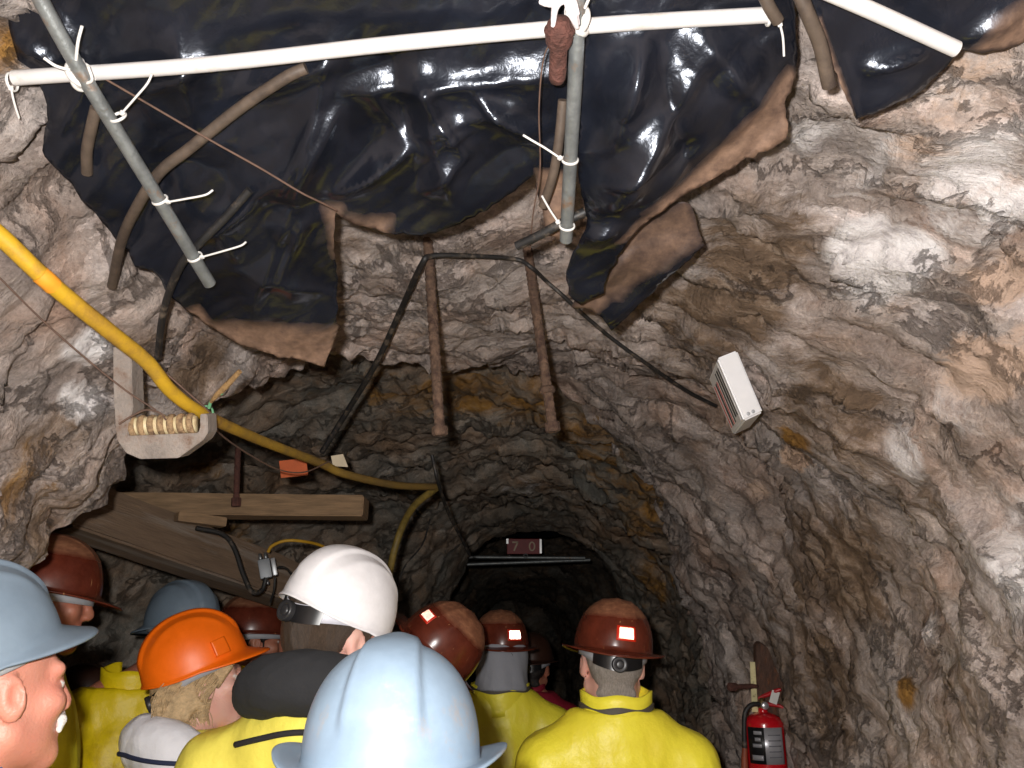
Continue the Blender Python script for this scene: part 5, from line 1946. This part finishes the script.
tag(tube('wire', [PT(160, 368, 1.60), PT(185, 390, 1.62), PT(212, 415, 1.66), PT(218, 432, 1.75), PT(250, 455, 1.95), PT(280, 470, 2.1), PT(305, 472, 2.2), PT(328, 462, 2.32)], .0018, M_WIRE, None, 6), 'thin wire sagging below the yellow cable', 'wire')
tg = empty('tie_rope', PT(205, 412, 1.64), 0, 'green tie with a frayed rope end round the yellow cable', 'rope')
M_GRN = mat('green_twine', srgb(96, 150, 110), .7, var=.25)
wlink('loop', ring_mesh('loop', PT(206, 413, 1.66), PT(240, 430, 1.85) - PT(190, 402, 1.58), .0130, .0022), M_GRN, tg)
tube('frayed_end', [PT(211, 402, 1.62), PT(216, 396, 1.61), PT(226, 386, 1.61), PT(240, 371, 1.60)], [.003, .005, .006, .0045], mat('frayed_rope', srgb(142, 112, 72), .9, var=.4, scale=80, bump=.8, bscale=150), tg, 8, 6)
tube('twine_end', [PT(209, 408, 1.63), PT(212, 400, 1.62), PT(222, 393, 1.61)], .0032, M_GRN, tg, 8, 6)

# insulator on its bracket
T0 = 1.58
br = empty('insulator_bracket', PT(160, 455, T0), 0, 'grey iron hook bracket holding a rope wound insulator spool', 'bracket')
M_CAST = mat('grey_cast_iron', srgb(138, 128, 120), .75, var=.28, scale=40, dirt=srgb(104, 80, 64), dirt_amt=.4, dscale=20, bump=.4, bscale=150)
outl = [(113, 347), (131, 347), (132, 390), (133, 408), (130, 418), (128, 436), (198, 433), (200, 427), (200, 414), (207, 414), (208, 432), (203, 440), (178, 458), (140, 459), (126, 453), (117, 440), (115, 420), (113, 380)]
def extrude(name, px, t0, depth, matl, parent, bev=.0015):
    """a flat plate cut to an outline, with real thickness"""
    bm = bmesh.new()
    d = Vector((0, CP, SP)) * depth
    vs = [bm.verts.new(PT(a, b, t0)) for a, b in px]
    f = bm.faces.new(vs)
    r_ = bmesh.ops.extrude_face_region(bm, geom=[f])
    for v_ in [g for g in r_['geom'] if isinstance(g, bmesh.types.BMVert)]: v_.co += d
    bmesh.ops.recalc_face_normals(bm, faces=bm.faces)
    if bev: bmesh.ops.bevel(bm, geom=list(bm.edges), offset=bev, segments=2, affect='EDGES', clamp_overlap=True)
    bmesh.ops.triangulate(bm, faces=[f_ for f_ in bm.faces if len(f_.verts) > 4])
    o = wlink(name, bmesh_to(name, bm), matl, parent, False)
    return o


extrude('hook', outl, T0 - .012, .05, M_CAST, br)
a_, b_ = PT(129, 427, T0 + .008), PT(197, 424, T0 + .008)
spool = wlink('spool', pmesh('spool', *tube_data([a_.lerp(b_, i / 24) for i in range(25)], [.014 + .0035 * abs(math.sin(i / 24 * PI * 6)) for i in range(25)], 20)), mat('worn_porcelain', srgb(206, 190, 150), .5, var=.25, scale=30, dirt=srgb(150, 118, 84), dirt_amt=.45, dscale=30), br)
for i in range(7):
    c = a_.lerp(b_, (i + .5) / 7)
    wlink('rope_turn', ring_mesh('rope_turn', c, (b_ - a_) + Vector((0, 0, .012)), .0165, .0042), mat('tan_rope', srgb(158, 130, 96), .8, var=.4, scale=70, dirt=srgb(96, 72, 54), dirt_amt=.5, dscale=40, bump=.6, bscale=200), br)
tube('wire_wrap', [PT(119, 424, T0 - .02), PT(132, 416, T0 - .02), PT(146, 410, T0 - .02), PT(160, 413, T0 - .02), PT(166, 420, T0 - .015)], .0018, M_WIRE, br, 6, 6)

# ================================================================== TIMBERS AND WIRING IN THE SIDE CAVE
def beam(name, A, B, w_, h_, matl, label, cat='beam', roll=0.0, chips=.006, seed=1):
    """sawn timber with worn edges between two points"""
    A, B = Vector(A), Vector(B)
    ax = (B - A).normalized()
    up = Vector((0, 0, 1))
    side = ax.cross(up).normalized(); up = side.cross(ax)
    side, up = side * math.cos(roll) + up * math.sin(roll), up * math.cos(roll) - side * math.sin(roll)
    bm = bmesh.new()
    Lg = (B - A).length
    r_ = bmesh.ops.create_cube(bm, size=1)
    for v_ in bm.verts: v_.co = Vector((v_.co.x * Lg, v_.co.y * w_, v_.co.z * h_))
    bmesh.ops.bevel(bm, geom=list(bm.edges), offset=min(w_, h_) * .06, segments=2, affect='EDGES')
    long_e = [e for e in bm.edges if abs((e.verts[0].co - e.verts[1].co).x) > Lg * .5]
    bmesh.ops.subdivide_edges(bm, edges=long_e, cuts=30, use_grid_fill=True)
    V = np.array([v_.co for v_ in bm.verts])
    dn = fbm(V * np.array((4, 18, 18)) + seed * 7, 3) * chips
    for v_, d in zip(bm.verts, dn):
        c = v_.co
        v_.co = Vector((c.x, c.y * (1 + d / w_), c.z * (1 + d / h_)))
    me = bmesh_to(name, bm)
    M = Matrix((ax, side, up)).transposed().to_4x4(); M.translation = (A + B) / 2
    o = link(name, me, matl); o.matrix_world = M
    edge_split(o, 40)
    return tag(o, label, cat)


beam('timber_beam', PT(66, 505, 2.70), PT(300, 590, 3.4), .13, .155, M_WOOD, 'heavy square timber slanting down behind the orange hard hat', seed=1, roll=.12)
beam('timber_plank', PT(95, 505, 3.05), PT(366, 508, 3.05), .12, .072, mat('pale_plank', srgb(138, 112, 84), .85, var=.3, scale=10, aniso=(1.0, 9, 9), bump=.5, bscale=25), 'horizontal plank with a square sawn end above the slanting timber', seed=2, chips=.003)
beam('wooden_wedge', PT(176, 517, 2.86), PT(224, 523, 2.95), .05, .028, mat('pale_plank', srgb(138, 112, 84)), 'small wooden wedge between the slanting timber and the plank', 'wedge', seed=3)

M_TAG = mat('orange_tag', srgb(170, 78, 32), .7, var=.2)
def plate(name, px, t0, matl, label, cat, th=.003):
    o = extrude(name, px, t0, th, matl, None, 0)
    return tag(o, label, cat)


plate('marker_tag', [(279, 461), (306, 458), (308, 475), (281, 478)], 2.45, M_TAG, 'small orange marker tag behind the sagging wire', 'tag', .004)
plate('marker_tag', [(331, 456), (343, 454), (348, 467), (333, 466)], 2.52, mat('cream_tag', srgb(190, 176, 150), .7, var=.1), 'small cream tag above the yellow cable', 'tag', .004)

jb = empty('junction_box', PT(266, 570, 3.0), 0, 'small grey electrical junction box on the slanting timber', 'electrical box')
bm = bmesh.new()
MJ = Matrix.Translation(PT(265, 569, 3.02)) @ Matrix.Rotation(R(-14), 4, 'Y') @ Matrix.Rotation(R(14), 4, 'Z')
add_box(bm, (.040, .035, .065), MJ, .004)
edge_split(wlink('casing', bmesh_to('casing', bm), mat('grey_box_paint', srgb(128, 132, 136), .5, metal=.3, var=.1), jb), 40)
bm = bmesh.new()
add_box(bm, (.016, .030, .060), MJ @ Matrix.Translation((.030, -.002, 0)), .003)
edge_split(wlink('cover', bmesh_to('cover', bm), mat('dull_steel', srgb(150, 152, 154), .4, metal=.8, var=.2), jb), 40)
for dx, z in ((-.009, .042), (.009, .042), (.0, -.044)):
    wlink('gland', lathe_mesh('gland', [(.005, -.01), (.0065, -.009), (.0065, .0), (.005, .004), (.0045, .012)], MJ @ Matrix.Translation((dx, -.004, z)), 14), mat('dull_steel', srgb(150, 152, 154)), jb)
tag(tube('cable', [PT(268, 552, 3.0), PT(272, 546, 3.0), PT(284, 541, 3.0), PT(300, 541, 3.02), PT(322, 546, 3.1), PT(345, 560, 3.2)], .0055, mat('amber_cable', srgb(176, 134, 30), .6, var=.25), None, 8), 'thin yellow cable arching out of the junction box', 'cable')
tag(tube('cable', [PT(196, 528, 2.8), PT(222, 534, 2.85), PT(234, 548, 2.88), PT(243, 574, 2.9), PT(252, 592, 2.92), PT(262, 590, 2.95), PT(266, 578, 2.97)], .008, M_BLACKC, None, 10), 'black cable looping off the slanting timber up into the junction box', 'cable')
tag(tube('cable', [PT(275, 567, 3.02), PT(285, 568, 3.05), PT(292, 575, 3.08), PT(300, 590, 3.1)], .0045, M_BLACKC, None, 8), 'thin black cable from the junction box toward the white hard hat', 'cable')
tag(tube('cable', [PT(275, 577, 3.0), PT(274, 590, 3.0), PT(270, 604, 3.02)], .004, M_BLACKC, None, 8), 'thin black cable hanging straight below the junction box', 'cable')

# ================================================================== RIGHT WALL: SIGN BOX, EXTINGUISHER
pw, nw = cast_any(752, 410)
TS = (pw - CAM).dot(Vector((0, CP, SP))) - .19
sg = empty('sign_box', PT(738, 400, TS - .05), 0, 'white sign box hung aslant on the rock wall, lines of print on one face', 'sign')
# corners of the big pale face, then pushed back along the tunnel for the depth of the box
tA, tB, tC, tD = PT(717, 358, TS - .10), PT(737, 350, TS - .088), PT(763, 412, TS - .083), PT(744, 421, TS - .10)
bl, bk = PT(712, 373, TS + .10), PT(730, 440, TS + .10)
M_SIGNW = mat('white_enamel', srgb(238, 238, 240), .4, var=.04)
M_SIGNG = mat('grey_enamel', srgb(170, 172, 176), .45, var=.08)
back = (bl - tA).lerp(bk - tD, .5)
bm = bmesh.new()
vs = [bm.verts.new(p) for p in (tA, tB, tC, tD, tA + back, tB + back, tC + back, tD + back)]
for f in ((0, 1, 2, 3), (4, 7, 6, 5), (0, 4, 5, 1), (1, 5, 6, 2), (2, 6, 7, 3), (3, 7, 4, 0)): bm.faces.new([vs[i] for i in f])
bmesh.ops.bevel(bm, geom=list(bm.edges), offset=.004, segments=3, affect='EDGES')
edge_split(wlink('casing', bmesh_to('casing', bm), M_SIGNW, sg), 40)
# printed face: looks left across the tunnel, toward the party
fn = (tD - tA).cross(back).normalized()
if fn.dot(CAM - tA) < 0: fn = -fn
e1, e2 = (tD - tA), back
M_PRINT = mat('black_print', srgb(40, 38, 38), .6, var=.1)
M_PRINTR = mat('red_print', srgb(190, 60, 50), .6, var=.1)
def sgp(a, b, l=.0012): return tA + e1 * a + e2 * b + fn * l
def quad(name, a0, a1, b0, b1, matl, l=.0012):
    o = [sgp(a0, b0, l), sgp(a1, b0, l), sgp(a1, b1, l), sgp(a0, b1, l)]
    u_ = [p - fn * .001 for p in o]
    wlink(name, pmesh(name, o + u_, [(0, 1, 2, 3), (7, 6, 5, 4), (0, 4, 5, 1), (1, 5, 6, 2), (2, 6, 7, 3), (3, 7, 4, 0)]), matl, sg, False)
quad('sign_face', .05, .95, .12, .97, mat('sign_white', srgb(228, 226, 226), .5, var=.03), .0006)
for b0, b1, m_ in ((.16, .22, M_PRINT), (.28, .36, M_PRINT), (.44, .50, M_PRINT), (.58, .62, M_PRINTR), (.66, .74, M_PRINT), (.84, .88, M_PRINTR)):
    quad('print_line', .10 + .1 * (b0 > .5), .90 - .05 * (b0 < .3), b0, b1, m_)
for a0, k in ((.90, 0), (.88, 1)):
    c = tA.lerp(tD, .93).lerp(tB.lerp(tC, .93), .32 + .25 * k)
    nn = (tB - tA).cross(tD - tA).normalized()
    if nn.dot(CAM - c) < 0: nn = -nn
    x, y, a = frame_from(nn)
    wlink('screw', lathe_mesh('screw', [(.0045, -.001), (.0045, .001), (.003, .0022), (.0005, .0024)], Matrix.Translation(c) @ Matrix((x, y, a)).transposed().to_4x4(), 14), M_SIGNG, sg)

# extinguisher on its board
pe, ne = cast_any(770, 730)
TE = (pe - CAM).dot(Vector((0, CP, SP))) - .14
# --- board: rough slab leaning on the wall
bo = extrude('backing_board', [(756, 646), (760, 643), (768, 648), (776, 668), (789, 683), (793, 720), (795, 800), (754, 800), (756, 720)], TE + .085, .035, M_WOODD, None, .003)
tag(bo, 'dark damp board behind the fire extinguisher on the rock wall', 'board')
ex = empty('fire_extinguisher', PT(770, 790, TE), 0, 'red fire extinguisher with silver label hanging on the dark board', 'fire extinguisher')
base = PT(771, 800, TE); topc = PT(770, 727, TE)
re_ = 19.5 / F * TE
hgt = (topc - base).length
ax = Vector((-.02, .0, 1)).normalized()
x, y, a = frame_from(ax)
yaw_dir = Vector((-.25, -1, 0)).normalized()
MX = Matrix.Translation(base) @ Matrix((Vector((1, 0, 0)), Vector((0, 1, 0)), ax)).transposed().to_4x4()
M_RED = mat('red_enamel', srgb(196, 24, 34), .22, var=.1, coat=.4)
M_REDD = mat('red_plastic', srgb(170, 26, 34), .4, var=.15)
prof = [(re_ * .9, 0), (re_ * .98, .008), (re_, .02), (re_, hgt * .98)]
for i in range(1, 9):
    q = i / 8 * PI / 2
    prof.append((max(re_ * .24, re_ * math.cos(q)), hgt * .98 + re_ * .6 * math.sin(q)))
zt = hgt * .98 + re_ * .6
prof += [(re_ * .24, zt + .012), (.0005, zt + .012)]
wlink('cylinder', lathe_mesh('cylinder', prof, MX, 48), M_RED, ex)
# label wraps the front
def wrap(name, a0, a1, z0, z1, r, matl, n=20):
    vs = []; fs = []
    for i in range(n + 1):
        q = a0 + (a1 - a0) * i / n
        for rr_, zz in ((r, z0), (r, z1), (r - .001, z1), (r - .001, z0)):
            vs.append(MX @ Vector((math.sin(q) * rr_, -math.cos(q) * rr_, zz)))
    for i in range(n):
        for k in range(4): fs.append((i * 4 + k, (i + 1) * 4 + k, (i + 1) * 4 + (k + 1) % 4, i * 4 + (k + 1) % 4))
    fs += [(0, 1, 2, 3), (n * 4 + 3, n * 4 + 2, n * 4 + 1, n * 4)]
    return wlink(name, pmesh(name, vs, fs), matl, ex)
M_SIL = mat('silver_label', srgb(178, 178, 184), .35, metal=.4, var=.08)
M_LBK = mat('black_label', srgb(26, 26, 28), .4, var=.1)
lz0, lz1 = hgt * .48, hgt * .95
wrap('label', -.35, .75, lz0, lz1, re_ + .0012, M_SIL)
wrap('label_panel', -1.25, -.30, lz0, lz1, re_ + .0014, M_LBK)
for i, (a0, a1, f0, f1) in enumerate(((-.85, -.42, .80, .90), (-.80, -.50, .62, .72), (-.95, -.45, .45, .55), (-1.05, -.42, .10, .24))):
    wrap('label_print', a0, a1, lz0 + (lz1 - lz0) * f0, lz0 + (lz1 - lz0) * f1, re_ + .0022, M_SIL, 8)
for i in range(5):
    wrap('label_print', -.12, .55, lz0 + (lz1 - lz0) * (.18 + .15 * i), lz0 + (lz1 - lz0) * (.21 + .15 * i), re_ + .0020, mat('grey_print', srgb(110, 110, 116), .5), 8)
# valve, lever, carrying handle, gauge, hose
wlink('valve', lathe_mesh('valve', [(.012, zt), (.014, zt + .006), (.014, zt + .03), (.011, zt + .034), (.011, zt + .045), (.0005, zt + .046)], MX, 20), mat('brass_valve', srgb(150, 130, 90), .35, metal=.9, var=.15), ex)
hx = lambda *p: MX @ Vector(p)
extr = lambda nm, pts, r, m_: tube(nm, [hx(*p) for p in pts], r, m_, ex, 10, 6)
extr('carrying_handle', [(-.008, 0, zt + .026), (.02, -.012, zt + .024), (.05, -.028, zt + .020), (.062, -.034, zt + .014)], [.006, .007, .006, .004], M_REDD)
extr('lever', [(-.012, 0, zt + .044), (.02, -.012, zt + .056), (.045, -.026, zt + .068), (.060, -.034, zt + .074)], [.005, .008, .008, .005], M_REDD)
wlink('gauge', lathe_mesh('gauge', [(.0005, -.004), (.012, -.004), (.013, .0), (.013, .006), (.0115, .008), (.0005, .008)], Matrix.Translation(hx(.004, -.016, zt + .02)) @ Matrix.Rotation(R(90), 4, 'X'), 20), mat('gauge_steel', srgb(200, 200, 204), .3, metal=.7, var=.1), ex)
extr('discharge_hose', [(-.010, -.004, zt + .024), (-.040, -.010, zt + .022), (-.064, -.012, zt - .004), (-.072, -.010, zt - .06), (-.074, -.006, zt - .12)], .0085, M_BLACKC)
extr('nozzle', [(-.074, -.006, zt - .115), (-.078, -.004, zt - .15), (-.080, -.004, zt - .20)], [.009, .011, .013], mat('orange_nozzle', srgb(140, 70, 44), .6, var=.2))
bm = bmesh.new()
MT = Matrix.Translation(hx(.036, -.030, zt + .048)) @ Matrix.Rotation(.35, 4, 'Y') @ Matrix.Rotation(-.2, 4, 'Z')
add_box(bm, (.026, .0015, .042), MT)
wlink('inspection_tag', bmesh_to('inspection_tag', bm), mat('paper_tag', srgb(206, 204, 200), .7, var=.1), ex, False)
wrap('strap_band', -PI * .98, PI * .98, hgt * .20, hgt * .26, re_ + .002, M_LBK, 40)
# bolt through the wall and the paper strip behind it
rusty_bolt('rock_bolt', PT(757, 686, TE + .09), PT(728, 687, TE + .02), .0085, 'short rusty bolt jutting level from the wall by the extinguisher', nut=(.85, .030, .030), matl=M_RUSTD)
plate('paper_strip', [(750, 662), (755, 662), (758, 712), (752, 712)], TE + .082, mat('yellowed_paper', srgb(206, 196, 150), .8, var=.15, dirt=srgb(90, 84, 60), dirt_amt=.3, dscale=60), 'narrow yellowed paper strip at the edge of the dark board', 'notice', .002)

# ================================================================== THE DARK HEADING BEYOND
Y7 = 5.98
sg7 = empty('number_sign', PY(523, 556, Y7), 0, 'small dark red number sign reading 70 above the far pipes', 'sign')
c7 = PY(524, 546.5, Y7)
k7 = Y7 / ray(524, 546).y / F
M_SGR = mat('dark_red_paint', srgb(130, 30, 32), .5, var=.15)
bm = bmesh.new()
add_box(bm, (34 * k7, .02, 15 * k7), Matrix.Translation(c7), .003)
wlink('board', bmesh_to('board', bm), M_SGR, sg7, False)
def glyph(name, polys, ox, s_):
    bm = bmesh.new()
    for a, b, w_, h_, r_ in polys:
        add_box(bm, (w_ * s_, .006, h_ * s_), Matrix.Translation(c7 + Vector((ox + a * s_, -.011, b * s_))) @ Matrix.Rotation(r_, 4, 'Y'))
    wlink(name, bmesh_to(name, bm), mat('cream_paint', srgb(196, 176, 150), .6, var=.05), sg7, False)
gs = 9.5 * k7
glyph('numeral', [(0, .42, .62, .16, 0), (.06, -.04, .17, .95, .42)], -8.8 * k7, gs)
vs, fs = [], []
for i in range(32):
    q = 2 * PI * i / 32
    for r_, d_ in ((1, -.014), (.66, -.014), (.66, -.008), (1, -.008)):
        rx = .34 if r_ == 1 else .19
        rz_ = .50 if r_ == 1 else .36
        vs.append(c7 + Vector((8.0 * k7 + math.cos(q) * rx * gs, d_, math.sin(q) * rz_ * gs)))
for i in range(32):
    j = (i + 1) % 32
    for k in range(4): fs.append((i * 4 + k, i * 4 + (k + 1) % 4, j * 4 + (k + 1) % 4, j * 4 + k))
wlink('numeral', pmesh('numeral', vs, fs), mat('cream_paint', srgb(196, 176, 150)), sg7, False)
for sx, h_ in ((-16.6, 5), (16.6, 14)):
    bm = bmesh.new(); add_box(bm, (2.0 * k7, .008, h_ * k7), Matrix.Translation(c7 + Vector((sx * k7, -.012, (5 if h_ == 5 else 0) * k7))))
    wlink('reflector_edge', bmesh_to('reflector_edge', bm), mat('white_reflector', srgb(240, 240, 240), .25, metal=.6, var=.02), sg7, False)
# ring that hangs the sign from the pipe
wlink('hanger', ring_mesh('hanger', c7 + Vector((1.5 * k7, -.014, -9.5 * k7)), Vector((0, 1, .2)), .013, .003), M_GALV, sg7)
pipe('far_pipe', [PY(450, 557, Y7 + .05), PY(585, 558, Y7 + .05)], .012, M_GALV, 'upper of the thin level pipes across the dark heading below the number sign', 'pipe')
pipe('far_pipe', [PY(452, 565, Y7 + .1), PY(590, 560, Y7 + .12)], .012, M_GALV, 'lower level pipe across the dark heading, running behind the upper one', 'pipe')
# sheeting over the far roof
vs, fs = [], []
nx_, ny_ = 60, 30
for j in range(ny_ + 1):
    for i in range(nx_ + 1):
        xx = -.42 + 1.14 * i / nx_; yy = 6.08 + .45 * j / ny_
        vs.append((xx, yy, 2.43 - .05 * j / ny_ - .14 * ((xx - .15) / .8) ** 2))
V = np.array(vs)
V[:, 2] += np.abs(perlin(V * 5 + 2)) * .05 + np.abs(perlin(V * 11 + 2)) * .02
for j in range(ny_):
    for i in range(nx_):
        q = j * (nx_ + 1) + i
        fs.append((q, q + 1, q + nx_ + 2, q + nx_ + 1))
me = pmesh('plastic_sheet', V, fs)
o = link('plastic_sheet', me, M_SHEET)
md = o.modifiers.new('thickness', 'SOLIDIFY'); md.thickness = .0012
tag(o, 'black plastic sheet over the dark heading behind the number sign', 'plastic sheet')

# warm glow just below the sign box is wall colour only, no lamp
